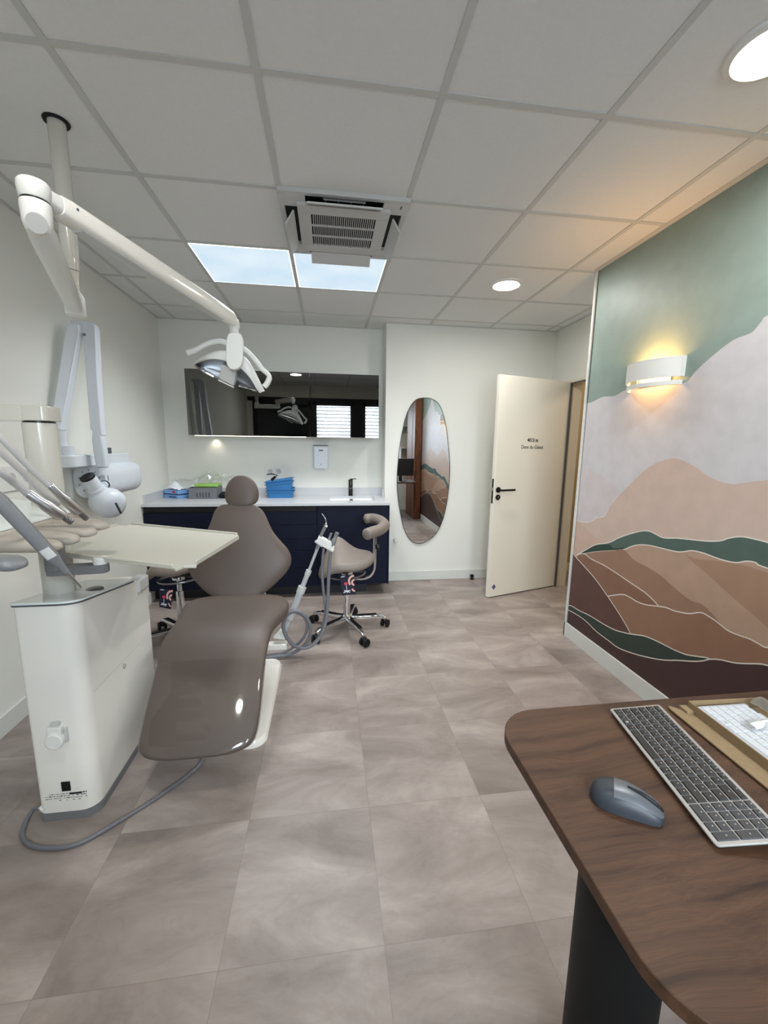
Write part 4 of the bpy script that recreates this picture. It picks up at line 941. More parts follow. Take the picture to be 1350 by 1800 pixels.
# ================================================================== X-RAY ARM ON THE LEFT WALL
xr = thing('xray_unit', 'white wall mounted dental x-ray machine with a folded arm', 'x-ray machine', (XL, 2.95, 1.2))
AP = Vector((-1.425, 2.835, 2.085))
XLo, XRo = Vector((-1.482, 2.575, 1.43)), Vector((-1.372, 2.73, 1.36))
def bar(a, b, w, h, m, ex=6, w2=None):
    d = (b-a).normalized(); s_ = d.cross(Vector((0.35, 1, 0))).normalized(); n_ = s_.cross(d)
    w2 = w2 or w
    return MB().loft([(a, s_*w, n_*h), (a.lerp(b, 0.5), s_*(w+w2)/2, n_*h), (b, s_*w2, n_*h)], 24, ex=ex)
def plate(P, th):
    n = len(P); P = [Vector(p) for p in P]; h = Vector((0, th, 0))
    return MB().add([p-h for p in P]+[p+h for p in P], [tuple(range(n))[::-1], tuple(range(n, 2*n))]+[(i, (i+1) % n, n+(i+1) % n, n+i) for i in range(n)])
obj('rear_arm', plate([(-1.509, 2.800, 2.103), (-1.448, 2.800, 2.093), (-1.453, 2.800, 2.041), (-1.493, 2.620, 1.501), (-1.496, 2.610, 1.471), (-1.522, 2.610, 1.477), (-1.543, 2.640, 1.590)], 0.026), 'xray_white', xr, bevel=0.005)
obj('front_arm', plate([(-1.518, 2.840, 2.120), (-1.448, 2.840, 2.125), (-1.401, 2.840, 2.119), (-1.380, 2.840, 2.104), (-1.376, 2.840, 2.081), (-1.371, 2.800, 1.813), (-1.348, 2.735, 1.447), (-1.410, 2.740, 1.484), (-1.447, 2.835, 2.037), (-1.471, 2.840, 2.054), (-1.499, 2.840, 2.085)], 0.028), 'xray_white', xr, bevel=0.005)
obj('arm_hinge', MB().cyl((-1.435, 2.800, 2.042), (-1.465, 2.860, 2.056), 0.008, 14), 'dark_grey', xr)
obj('elbow', MB().tube(spline([(-1.508, 2.610, 1.471), (-1.510, 2.610, 1.429), (-1.512, 2.610, 1.381), (-1.517, 2.610, 1.332)], 5), 0.024, 18), 'xray_white', xr)
obj('pivot_post', MB().cyl((-1.485, 2.61, 1.385), (-1.485, 2.61, 1.325), 0.030, 24), 'xray_white', xr)
obj('extension_arm', MB().rbox(-1.525, -1.437, 2.56, 3.26, 1.262, 1.332, 0.035, 5), 'xray_white', xr, bevel=0.006)
obj('arm_knob', MB().rbox(-1.50, -1.468, 3.03, 3.065, 1.332, 1.372, 0.006, 2), 'dark_grey', xr, bevel=0.002)
cbx = obj('control_box', MB().loft([((-1.478, 2.78, 1.165), (0.092, 0, 0), (0, 0, 0.105)), ((-1.478, 2.80, 1.165), (0.095, 0, 0), (0, 0, 0.108)), ((-1.480, 3.27, 1.165), (0.094, 0, 0), (0, 0, 0.106)), ((-1.480, 3.295, 1.165), (0.090, 0, 0), (0, 0, 0.100)), ((-1.480, 3.302, 1.165), (0.080, 0, 0), (0, 0, 0.088))], 40, ex=3.0), 'xray_white', xr, smooth=50)
obj('box_seam', MB().loft([((-1.478, 2.805, 1.165), (0.0965, 0, 0), (0, 0, 0.1095)), ((-1.478, 2.811, 1.165), (0.0965, 0, 0), (0, 0, 0.1095))], 40, ex=2.8), 'dark_grey', cbx)
db = MB()
for k in range(9):
    a = PI*(0.1+0.2*k); db.cyl((-1.478+0.062*math.cos(a), 2.7785, 1.165+0.072*math.sin(a)), (-1.478+0.062*math.cos(a), 2.781, 1.165+0.072*math.sin(a)), 0.0045, 10)
obj('dial_marks', db, 'grey_plastic', cbx)
fa = XRo
obj('forearm', MB().loft([(fa+Vector((-0.006, 0, 0.115)), (0.022, 0, 0), (0, 0.022, 0)), (fa+Vector((-0.004, 0, 0.06)), (0.031, 0, 0), (0, 0.026, 0)), (fa+Vector((0, 0, 0.0)), (0.034, 0, 0), (0, 0.027, 0)), (fa+Vector((0.004, 0, -0.10)), (0.030, 0, 0), (0, 0.026, 0))], 24, ex=4), 'xray_white', xr)
obj('yoke', MB().lathe([(0.029, 0), (0.030, 0.03), (0.027, 0.05)], tuple(fa+Vector((0.004, 0, -0.152))), 28), 'xray_white', xr)
obj('yoke_seal', MB().lathe([(0.028, 0), (0.028, 0.003)], tuple(fa+Vector((0.004, 0, -0.1025))), 28), 'grey_plastic', xr)
KC = Vector((-1.357, 2.720, 1.150))
obj('tilt_knob', MB().cyl(tuple(KC+Vector((-0.004, 0.03, 0))), tuple(KC+Vector((0, -0.03, 0))), 0.023, 24), 'xray_white', xr, bevel=0.003)
obj('knob_ring', MB().cyl(tuple(KC+Vector((-0.004, 0.004, 0))), tuple(KC+Vector((-0.004, -0.012, 0))), 0.027, 24), 'black_plastic', xr)
TC, TE, TO = Vector((-1.369, 2.720, 1.051)), Vector((-1.275, 2.660, 1.013)), Vector((-1.404, 2.620, 1.207))
th = obj('tube_head', MB().loft([(TC+(TC-TE).normalized()*0.085, Vector((0.02, 0.02, 0.02)).cross((TC-TE).normalized()).normalized()*0.03, Vector((0, 0, 1))*0.03)] +
    [(TC+(TE-TC).normalized()*s, (TE-TC).normalized().cross(Vector((0, 0, 1))).normalized()*r, (TE-TC).normalized().cross((TE-TC).normalized().cross(Vector((0, 0, 1)))).normalized()*r) for s, r in ((-0.07, 0.055), (-0.03, 0.082), (0.02, 0.092), (0.06, 0.090), (0.085, 0.078), (0.10, 0.05), (0.104, 0.015))], 32, ex=2.1), 'xray_white', xr, smooth=80)
obj('beam_cone', MB().tube([tuple(TC), tuple(TC.lerp(TO, 0.55)), tuple(TC.lerp(TO, 0.56)), tuple(TO)], [0.058, 0.050, 0.042, 0.040], 32), 'xray_white', xr)
dd = (TO-TC).normalized()
obj('cone_opening', MB().tube([tuple(TO-dd*0.010), tuple(TO+dd*0.0015)], [0.0405, 0.0405], 32), 'black_plastic', xr)
nh = (TE-TC).normalized()
obj('grip_slot', MB().tube([tuple(Vector((-1.265, 2.625, 1.050))), tuple(Vector((-1.239, 2.625, 0.984)))], 0.006, 10), 'black_plastic', th)

# ================================================================== STOOLS
def make_stool(label, loc):
    t = thing('saddle_stool', label, 'stool', (0, 0, 0), 'saddle stools on castors')
    for k in range(5):
        a = math.radians(4+72*k); R = Matrix.Rotation(a, 4, 'Z')
        m = MB()
        P = [(0.0, 0.100), (0.10, 0.092), (0.22, 0.092), (0.275, 0.085), (0.302, 0.070)]
        st = [(R @ Vector((r, 0, z)), R @ Vector((0, 0.027-0.010*r/0.3, 0)), Vector((0, 0, 0.023-0.018*r/0.3*0.6))) for r, z in P]
        arm = obj('base_arm', m.loft(st, 16, ex=4), 'chrome', t)
        s = MB().box(0.06, 0.232, -0.015, 0.015, 0.100, 0.1145, M=R)
        obj('step_pad', s, 'black_plastic', arm, bevel=0.003)
        if k in (3, 4):
            g_ = MB()
            for q in range(5): g_.box(0.240+q*0.010, 0.245+q*0.010, -0.013, 0.013, 0.094-q*0.003, 0.108-q*0.003, M=R)
            obj('step_ribs', g_, 'chrome', arm)
        c = MB(); ax = R @ Matrix.Rotation(0.9+k, 4, 'Z')
        cp = R @ Vector((0.302, 0, 0))
        w = MB()
        for sgn in (-1, 1):
            o_ = ax.to_3x3() @ Vector((0, 0.014*sgn, 0)); o2 = ax.to_3x3() @ Vector((0, 0.029*sgn, 0))
            w.cyl(cp+o_+Vector((0, 0, 0.031)), cp+o2+Vector((0, 0, 0.031)), 0.031, 20)
        cs = obj('castor', c.loft([(cp+Vector((0, 0, 0.030)), ax.to_3x3() @ Vector((0.02, 0, 0)), ax.to_3x3() @ Vector((0, 0.012, 0))), (cp+Vector((0, 0, 0.056)), ax.to_3x3() @ Vector((0.018, 0, 0)), ax.to_3x3() @ Vector((0, 0.014, 0))), (cp+Vector((0, 0, 0.066)), ax.to_3x3() @ Vector((0.009, 0, 0)), ax.to_3x3() @ Vector((0, 0.009, 0)))], 16), 'black_plastic', t)
        obj('wheels', w, 'black_matte', cs, bevel=0.004)
    obj('hub', MB().lathe([(0.030, 0.075), (0.040, 0.085), (0.040, 0.118), (0.030, 0.13)], (0, 0, 0), 32), 'chrome', t)
    obj('column', MB().lathe([(0.026, 0.12), (0.026, 0.36), (0.017, 0.362), (0.017, 0.46)], (0, 0, 0), 32), 'chrome', t)
    obj('lift_collar', MB().lathe([(0.028, 0.435), (0.045, 0.445), (0.045, 0.478), (0.034, 0.486)], (0, 0, 0), 32), 'chrome', t)
    obj('seat_mechanism', MB().rbox(-0.09, 0.12, -0.075, 0.075, 0.484, 0.535, 0.02, 3), 'black_plastic', t, bevel=0.004)
    ring = [(0.135*math.cos(2*PI*k/40), 0.115*math.sin(2*PI*k/40), 0.447+0.010*math.cos(2*PI*k/40)) for k in range(41)]
    lv = obj('release_ring', MB().tube(ring, 0.0085, 10), 'brushed', t)
    obj('ring_spoke', MB().tube([(-0.12, 0.03, 0.447), (0, 0.0, 0.462), (0.12, 0.03, 0.455)], 0.007, 8), 'brushed', lv)
    # saddle pad: drooping flanks at both sides, raised rear
    NP, NT = 10, 48
    def zt(p, q):
        z = 0.592+0.115*math.exp(-((p+0.075)/0.115)**2)*min(1, max(0, (q+0.16)/0.30))**1.3 + 0.018*max(0, p-0.08)/0.12
        if p < -0.06: z -= 0.115*((-p-0.06)/0.15)**1.6
        return z - 0.022*max(0, -q-0.05)/0.14
    top, und = [], []
    for i in range(NP+1):
        r = i/NP; a_, b_ = [], []
        for k in range(NT):
            th = 2*PI*k/NT
            p, q = 0.212*math.copysign(abs(math.cos(th))**0.85, math.cos(th))*r, 0.190*math.copysign(abs(math.sin(th))**0.85, math.sin(th))*r
            z = zt(p, q); e = max(0, (r-0.8)/0.2)
            a_.append((p, q, z-0.030*e**2.2)); b_.append((p*0.96, q*0.96, z-0.062+0.010*e**2))
        top.append(a_); und.append(b_)
    V = [v for r in top for v in r]+[v for r in und for v in r]; o2 = (NP+1)*NT; F = []
    for i in range(NP):
        for k in range(NT):
            k2 = (k+1) % NT
            F.append((i*NT+k, (i+1)*NT+k, (i+1)*NT+k2, i*NT+k2)); F.append((o2+i*NT+k, o2+i*NT+k2, o2+(i+1)*NT+k2, o2+(i+1)*NT+k))
    for k in range(NT):
        k2 = (k+1) % NT; F.append((NP*NT+k, o2+NP*NT+k, o2+NP*NT+k2, NP*NT+k2))
    m = MB().add(V, F)
    obj('saddle_seat', m, 'taupe_light', t, smooth=70)
    t.location = loc; WL[t.name] = Vector(loc)
    return t
S1 = Vector((0.134, 2.985, 0))
s1 = make_stool('saddle stool with a curved armrest in front of the navy cabinet', tuple(S1))
s2 = dup(s1, (-1.045, 2.93, 0), -0.2, 'saddle stool half hidden behind the dental chair and the tray')
for c in s2.children:                                  # this stool is wound up a little higher
    if c.name.split('.')[0] in ('saddle_seat', 'seat_mechanism', 'lift_collar', 'release_ring'): c.location.z += 0.022
    if c.name.startswith('column'): c.scale.z = 1.05
WL['saddle_stool.001'] = Vector((-1.045, 2.93, 0))
obj('armrest_tube', MB().tube(spline([(0.145, 2.985, 0.412), (0.25, 2.97, 0.412), (0.305, 2.962, 0.432), (0.335, 2.96, 0.48), (0.342, 2.96, 0.56), (0.343, 2.96, 0.79)], 7), 0.0125, 18), 'chrome', s1)
ap = [(0.311, 3.363, 0.800), (0.370, 3.369, 0.803), (0.417, 3.244, 0.806), (0.428, 3.052, 0.806), (0.372, 2.894, 0.804), (0.316, 2.838, 0.800), (0.266, 2.784, 0.796)]
AP_ = spline(ap, 6)
ar = obj('armrest_pad', MB().tube([AP_[0]+(AP_[0]-AP_[1]).normalized()*0.012]+AP_+[AP_[-1]+(AP_[-1]-AP_[-2]).normalized()*0.012], [0.028]+[0.041]*len(AP_)+[0.032], 20), 'taupe_light', s1, smooth=60)
kn = obj('adjust_knob', MB().cyl((0.356, 2.955, 0.66), (0.378, 2.952, 0.66), 0.022, 18), 'black_plastic', s1, bevel=0.003)
# tags on the stools
def hang_tag(lab, q, dy):
    # q: the four corners, clockwise from top left
    q = [Vector(p) for p in q]
    t = thing('hang_tag', lab, 'tag', tuple((q[0]+q[1])/2), 'printed tags on the stools')
    ux, vy = q[1]-q[0], q[3]-q[0]; nn = ux.cross(vy).normalized()
    if nn.y > 0: nn = -nn
    P = lambda u, v, h=0: q[0]*(1-u)*(1-v)+q[1]*u*(1-v)+q[2]*u*v+q[3]*(1-u)*v+nn*h
    m = MB().add([P(0,0), P(1,0), P(1,1), P(0,1), P(0,0,-0.002), P(1,0,-0.002), P(1,1,-0.002), P(0,1,-0.002)], [(0,1,2,3),(7,6,5,4),(0,4,5,1),(1,5,6,2),(2,6,7,3),(3,7,4,0)])
    obj('card', m, 'tag_navy', t, smooth=0)
    def arc(cu, cv, r0, r1, a0, a1):
        n = 12; vs = []
        for k in range(n+1):
            a = math.radians(a0+(a1-a0)*k/n)
            for r in (r0, r1): vs.append(P(min(1, cu+r*math.cos(a)*1.35), cv-r*math.sin(a), 0.0006))
        return MB().add(vs, [(2*i, 2*i+1, 2*i+3, 2*i+2) for i in range(n)])
    m = arc(0.98, 0.34, 0.23, 0.33, 85, 215); m2 = arc(0.98, 0.40, 0.08, 0.17, 85, 265); m3 = arc(0.98, 0.70, 0.10, 0.18, 180, 270)
    m.add(m2.v, m2.f); m.add(m3.v, m3.f)
    obj('pink_arches', m, 'tag_pink', t, smooth=0)
    obj('red_flower', MB().add([P(0.36+0.14*math.cos(2*PI*k/16), 0.42+0.07*math.sin(2*PI*k/16), 0.0007) for k in range(16)], [tuple(range(16))]), 'tag_red', t, smooth=0)
    pm = MB()
    def stroke(a, b, w):
        a, b = Vector(a), Vector(b); d = (b-a).normalized(); n = Vector((-d.y, d.x))*w
        pm.add([P(a.x-n.x, a.y-n.y, .0008), P(a.x+n.x, a.y+n.y, .0008), P(b.x+n.x, b.y+n.y, .0008), P(b.x-n.x, b.y-n.y, .0008)], [(0, 1, 2, 3)])
    stroke((0.38, 0.50), (0.38, 0.80), 0.02)
    for e in ((0.12, 0.86), (0.64, 0.78), (0.18, 0.76), (0.60, 0.88), (0.40, 0.90)): stroke((0.38, 0.80), e, 0.025)
    stroke((0.08, 0.07), (0.34, 0.05), 0.02)
    obj('white_palm', pm, 'tag_white', t, smooth=0)
    tp = (q[0]+q[1])/2
    obj('tag_loop', MB().tube([tp+Vector((0, 0.002, -0.004)), tp+Vector((0.004, 0.02, 0.02)), tp+Vector((0.008, dy, 0.035))], 0.0012, 6), 'black_matte', t)
hang_tag('navy printed tag hanging from the stool with the armrest', [(0.077, 2.845, 0.480), (0.179, 2.845, 0.486), (0.191, 2.845, 0.338), (0.096, 2.845, 0.329)], 0.10)
hang_tag('navy printed tag hanging from the stool behind the dental chair', [(-1.128, 2.800, 0.446), (-1.043, 2.800, 0.431), (-1.066, 2.800, 0.295), (-1.137, 2.800, 0.314)], 0.045)

# ================================================================== ASSISTANT'S SUCTION ARM
ys = 2.66
sa = thing('assistant_unit', 'telescopic grey assistant arm rising beside the dental chair base', 'instrument arm', (-0.36, ys, 0))
obj('mount_bar', MB().rbox(-0.50, -0.285, ys-0.035, ys+0.02, 0.045, 0.085, 0.01, 3), 'white_gloss', sa, bevel=0.004)
obj('mount_foot', MB().box(-0.50, -0.44, 2.50, ys+0.01, 0.0, 0.06), 'white_gloss', sa, bevel=0.004)
obj('mount_joint', MB().prism([(-0.377, 2.660, 0.124)[::2], (-0.323, 2.660, 0.183)[::2], (-0.301, 2.660, 0.169)[::2], (-0.295, 2.660, 0.107)[::2]], ys-0.022, ys+0.018, axis='Y'), 'white_plastic', sa, bevel=0.006)
p0, p1, p2, p3, p4 = [Vector(p) for p in ((-0.306, 2.660, 0.145), (-0.262, 2.660, 0.249), (-0.186, 2.660, 0.446), (-0.139, 2.660, 0.563), (-0.054, 2.660, 0.783))]
obj('lower_tube', MB().cyl(p0, p1, 0.014, 18), 'alu_grey', sa)
obj('tube_joint', MB().cyl(p1+(p0-p1)*0.12, p1-(p0-p1)*0.10, 0.019, 18), 'beige_plastic', sa)
obj('outer_sleeve', MB().cyl(p1, p2, 0.0235, 22), 'alu_grey', sa)
obj('outer_collar', MB().cyl(p2-(p3-p2)*0.12, p2+(p3-p2)*0.22, 0.0275, 22), 'shell_grey', sa)
obj('inner_sleeve', MB().cyl(p2, p3, 0.016, 20), 'alu_grey', sa)
obj('inner_collar', MB().cyl(p3-(p4-p3)*0.05, p3+(p4-p3)*0.10, 0.019, 20), 'shell_grey', sa)
obj('inner_rod', MB().cyl(p3, p4, 0.0095, 16), 'alu_grey', sa)
hb = [Vector(p) for p in ((-0.080, 2.660, 0.780), (-0.061, 2.660, 0.821), (0.017, 2.660, 0.778), (0.039, 2.660, 0.754), (0.027, 2.660, 0.715), (0.005, 2.660, 0.724))]
obj('instrument_holder', MB().prism([(p.x, p.z) for p in hb], ys-0.035, ys+0.025, axis='Y'), 'white_plastic', sa, bevel=0.004)
obj('holder_clip', MB().tube([(-0.086, 2.630, 0.791), (-0.039, 2.630, 0.755)], 0.010, 10), 'shell_grey', sa)
obj('holder_clip', MB().tube([(0.005, 2.630, 0.735), (0.031, 2.630, 0.723)], 0.014, 10), 'shell_grey', sa)
# instruments
t = thing('air_water_syringe', 'steel syringe with a bent tip at the left of the white holder', 'syringe', (-0.057, 2.650, 0.797))
obj('syringe_body', MB().tube([(-0.080, 2.650, 0.732), (-0.054, 2.650, 0.812), (-0.019, 2.650, 0.884), (-0.014, 2.650, 0.899)], [0.0075, 0.010, 0.011, 0.008], 16), 'grey_plastic', t)
obj('syringe_tip', MB().tube(spline([(-0.018, 2.650, 0.891), (-0.014, 2.650, 0.910), (-0.023, 2.650, 0.941), (-0.041, 2.650, 0.967)], 5), [0.007]*4+[0.0045]*6+[0.003]*6, 10), 'steel', t)
obj('syringe_button', MB().cyl((-0.016, 2.640, 0.886), (-0.012, 2.620, 0.890), 0.007, 12), 'white_plastic', t)
obj('hose', MB().tube(spline([(-0.080, 2.650, 0.732), (-0.108, 2.668, 0.642), (-0.141, 2.690, 0.558), (-0.172, 2.690, 0.467)], 6), 0.0055, 10), 'hose_light', t)
h1 = [(-0.032, 2.660, 0.736), (-0.041, 2.660, 0.651), (-0.044, 2.660, 0.552), (-0.036, 2.660, 0.413), (-0.026, 2.660, 0.291), (-0.050, 2.650, 0.173), (-0.093, 2.630, 0.095), (-0.157, 2.620, 0.062), (-0.227, 2.600, 0.077), (-0.282, 2.580, 0.158), (-0.301, 2.570, 0.243), (-0.273, 2.560, 0.317), (-0.218, 2.560, 0.338), (-0.162, 2.570, 0.295), (-0.145, 2.580, 0.219), (-0.174, 2.600, 0.134), (-0.233, 2.625, 0.068), (-0.301, 2.620, 0.030), (-0.383, 2.620, 0.018), (-0.50, 2.615, 0.014)]
h2 = [(0.016, 2.640, 0.721), (0.004, 2.640, 0.636), (-0.003, 2.640, 0.518), (-0.010, 2.640, 0.359), (-0.022, 2.630, 0.242), (-0.054, 2.610, 0.151), (-0.103, 2.590, 0.095), (-0.166, 2.575, 0.076), (-0.227, 2.560, 0.105), (-0.278, 2.545, 0.183), (-0.294, 2.540, 0.264), (-0.263, 2.535, 0.335), (-0.205, 2.535, 0.355), (-0.146, 2.550, 0.300), (-0.123, 2.570, 0.210), (-0.147, 2.590, 0.114), (-0.209, 2.600, 0.051), (-0.280, 2.595, 0.025), (-0.364, 2.590, 0.019), (-0.50, 2.58, 0.014)]
def inst(lab, px, hose, r, hr, cat='suction handpiece'):
    a, b = Vector(px[0]), Vector(px[1])
    t = thing('suction_handpiece', lab, cat, tuple(a), 'suction handpieces in the white holder')
    M = frame(a, b-a); L = (b-a).length
    obj('handle', MB().lathe([(r*0.8, -0.02), (r, 0.0), (r*1.05, L*0.4), (r*0.9, L*0.45), (r*0.72, L*0.5), (r*0.75, L*0.78)], (0, 0, 0), 20, M=M), 'grey_plastic', t)
    obj('nozzle', MB().lathe([(r*0.85, L*0.76), (r*0.85, L*0.98), (r*0.6, L)], (0, 0, 0), 20, M=M), 'hose_grey', t)
    obj('hose', MB().tube([p for p in spline(hose, 8)], hr, 12), 'hose_grey', t)
inst('slim grey suction handpiece in the middle of the white holder', ((-0.010, 2.670, 0.756), (0.019, 2.670, 0.833)), h1, 0.0105, 0.0090)
inst('thick grey suction handpiece at the right end of the white holder', ((0.024, 2.640, 0.759), (0.058, 2.640, 0.843)), h2, 0.0165, 0.0112)

# ================================================================== THINGS ON THE COUNTER
t = thing('tissue_box', 'blue and white tissue box at the left end of the worktop', 'tissue box', (-1.438, 4.12, ZT))
MT = Matrix.Translation((-1.438, 4.12, ZT)) @ Matrix.Rotation(-0.55, 4, 'Z')
obj('carton', MB().box(-0.095, 0.095, -0.06, 0.06, 0, 0.08, M=MT), 'light_blue', t, bevel=0.002)
obj('carton_print', MB().box(-0.0955, 0.0955, -0.0605, 0.0605, 0.034, 0.046, M=MT).box(-0.03, 0.07, -0.0607, -0.055, 0.010, 0.022, M=MT), 'sticker_blue', t, smooth=0)
obj('red_label', MB().box(0.02, 0.06, -0.061, -0.055, 0.055, 0.072, M=MT), 'red_print', t, smooth=0)
random.seed(3)
rows = [[(MT @ Vector((-0.09+0.18*i/10, -0.055+0.11*j/8, 0.0805+0.075*math.exp(-((i-4.5)/3.2)**2-((j-4)/3)**2)+random.uniform(0, 0.012)))) for j in range(9)] for i in range(11)]
obj('tissue', MB().grid(rows, thick=(0, 0, -0.001)), 'tissue', t, smooth=60)
bx0, bx1, by0, by1 = -1.295, -1.045, 4.02, 4.24
t = thing('instrument_rack', 'grey slotted plastic rack on the worktop under the clear bag', 'rack', ((bx0+bx1)/2, (by0+by1)/2, ZT))
m = MB(); zb0, zb1 = ZT, ZT+0.105
m.box(bx0+0.001, bx1-0.001, by0+0.006, by1-0.006, zb0, zb0+0.006)
for y in (by0, by1-0.006): 
    m.box(bx0, bx1, y, y+0.006, zb0, zb0+0.015); m.box(bx0, bx1, y, y+0.006, zb1-0.045, zb1)
    x = bx0
    while x < bx1-0.001:
        w = 0.070 if x < bx0+0.05 else (0.020 if x < bx0+0.17 else 0.10)
        m.box(x, min(x+w, bx1), y, y+0.006, zb0+0.015, zb1-0.045); x += w+0.007
m.box(bx0, bx0+0.006, by0+0.006, by1-0.006, zb0+0.006, zb1).box(bx1-0.006, bx1, by0+0.006, by1-0.006, zb0+0.006, zb1)
obj('slotted_walls', m, 'hose_grey', t, smooth=0)
obj('inner_tray', MB().box(bx0+0.012, bx1-0.012, by0+0.012, by1-0.012, zb0+0.006, zb1-0.012), 'print_dark', t)
t = thing('green_pack', 'lime green pack lying on the grey rack in clear film', 'pack', (-1.16, 4.13, ZT+0.105))
obj('pack', MB().rbox(-1.26, -1.04, 4.05, 4.22, ZT+0.106, ZT+0.135, 0.02, 3), 'lime', t, bevel=0.008)
t = thing('white_pouch', 'small white pouch on the left end of the grey rack', 'pouch', (-1.29, 4.07, ZT+0.106))
obj('pouch', MB().loft([((-1.31, 4.09, ZT+0.112), (0, 0.02, 0), (0, 0, 0.003)), ((-1.27, 4.08, ZT+0.118), (0, 0.03, 0), (0, 0, 0.008)), ((-1.225, 4.07, ZT+0.113), (0, 0.02, 0), (0, 0, 0.004))], 16), 'tissue', t)
random.seed(12)
rows = []
for i in range(23):
    r = []
    for j in range(12):
        u, v = i/22, j/11
        x = -1.44+0.56*u+random.uniform(-.014, .014); y = 4.03+0.22*v+random.uniform(-.012, .012)
        hgt = 0.142+0.095*math.exp(-((u-0.58)/0.22)**2)*math.sin(PI*min(1, v*0.9+0.1)) + 0.05*math.exp(-((u-0.9)/0.1)**2)*v + random.uniform(-0.014, 0.034)
        if u < 0.25: hgt = 0.155+random.uniform(0.0, 0.025)
        r.append((x, y, ZT+hgt))
    rows.append(r)
t = thing('plastic_bag', 'crumpled clear plastic bag over the green pack on the worktop', 'bag', (-1.18, 4.13, ZT+0.14))
obj('film', MB().grid(rows), 'clear_film', t, smooth=0)
t = thing('black_pouch', 'black soft case lying between the grey rack and the chair headrest', 'case', (-0.95, 4.08, ZT))
obj('case', MB().loft([((-1.035, 4.08, ZT+0.018), (0, 0.02, 0), (0, 0, 0.016)), ((-1.01, 4.08, ZT+0.032), (0, 0.045, 0), (0, 0, 0.032)), ((-0.95, 4.08, ZT+0.032), (0, 0.05, 0), (0, 0, 0.030)), ((-0.88, 4.09, ZT+0.045), (0, 0.035, 0), (0, 0, 0.02)), ((-0.82, 4.09, ZT+0.062), (0, 0.02, 0), (0, 0, 0.012))], 20), 'black_matte', t)
def blue_tray(lab, M, h=0.065):
    t = thing('plastic_tray', lab, 'tray', tuple(M.translation), 'stacked blue trays')
    o0, o1 = rrect(-0.115, 0.115, -0.085, 0.085, 0.02, 4), rrect(-0.127, 0.127, -0.095, 0.095, 0.02, 4)
    n = len(o0); sc = lambda P, k: [(x*k, y*k) for x, y in P]
    i1, i0 = sc(o1, 0.975), sc(o0, 0.97)
    vs = [(x, y, 0) for x, y in o0]+[(x, y, h) for x, y in o1]+[(x, y, h) for x, y in i1]+[(x, y, 0.004) for x, y in i0]
    fs = [tuple(range(n))[::-1]]+[(r*n+i, r*n+(i+1) % n, (r+1)*n+(i+1) % n, (r+1)*n+i) for r in range(3) for i in range(n)]+[tuple(range(3*n, 4*n))]
    obj('tray_shell', MB().add([M @ Vector(v) for v in vs], fs), 'blue_plastic', t)
    lp0, lp1 = rrect(-0.136, 0.136, -0.104, 0.104, 0.022, 4), i1
    vs = [(x, y, h-0.004) for x, y in lp0]+[(x, y, h+0.002) for x, y in lp0]+[(x, y, h+0.002) for x, y in lp1]+[(x, y, h-0.004) for x, y in o1]
    fs = [(r*n+i, r*n+(i+1) % n, ((r+1) % 4)*n+(i+1) % n, ((r+1) % 4)*n+i) for r in range(4) for i in range(n)]
    obj('tray_lip', MB().add([M @ Vector(v) for v in vs], fs), 'blue_plastic', t)
bxc, byc = -0.465, 4.14
blue_tray('blue plastic tray at the bottom of the stack on the worktop', Matrix.Translation((bxc, byc, ZT)))
blue_tray('blue plastic tray nested second from the bottom of the stack', Matrix.Translation((bxc, byc, ZT+0.026)) @ Matrix.Rotation(math.radians(1.0), 4, 'Y'))
blue_tray('blue plastic tray tilted in the stack, just under the topmost', Matrix.Translation((bxc, byc, ZT+0.078)) @ Matrix.Rotation(math.radians(-7), 4, 'Y'))
blue_tray('topmost blue plastic tray, tilted and holding a black adapter', Matrix.Translation((bxc-0.002, byc, ZT+0.108)) @ Matrix.Rotation(math.radians(-8.5), 4, 'Y'))
t = thing('power_adapter', 'black power adapter with a short lead in the top blue tray', 'adapter', (-0.537, 4.060, 1.075))
obj('adapter_plug', MB().tube([(-0.545, 4.080, 1.063), (-0.506, 4.080, 1.096)], 0.013, 12), 'black_plastic', t)
obj('lead', MB().tube(spline([(-0.506, 4.080, 1.096), (-0.490, 4.080, 1.107), (-0.511, 4.080, 1.118), (-0.548, 4.080, 1.123), (-0.586, 4.080, 1.118)], 6), [0.004]*13+[0.006]*12, 10), 'black_plastic', t)

# ================================================================== DESK
ZD = 0.75
def desk_out():
    out = []
    for cx, cy, r, a0 in ((0.51, 0.78, 0.11, PI/2), (0.51, 0.40, 0.11, PI)):
        for k in range(13):
            a = a0+PI/2*k/12; out.append((cx+r*math.cos(a), cy+r*math.sin(a)))
    return out+[(1.62, 0.29), (1.62, 0.89)]
dk = thing('desk', 'walnut desk with rounded corners on a black drum leg', 'desk', (1.0, 0.59, 0))
obj('desk_top', MB().prism(desk_out(), ZD-0.024, ZD), 'walnut', dk, bevel=0.002)
obj('leg', MB().cyl((0.558, 0.59, 0.0), (0.558, 0.59, ZD-0.025), 0.080, 48), 'black_matte', dk)
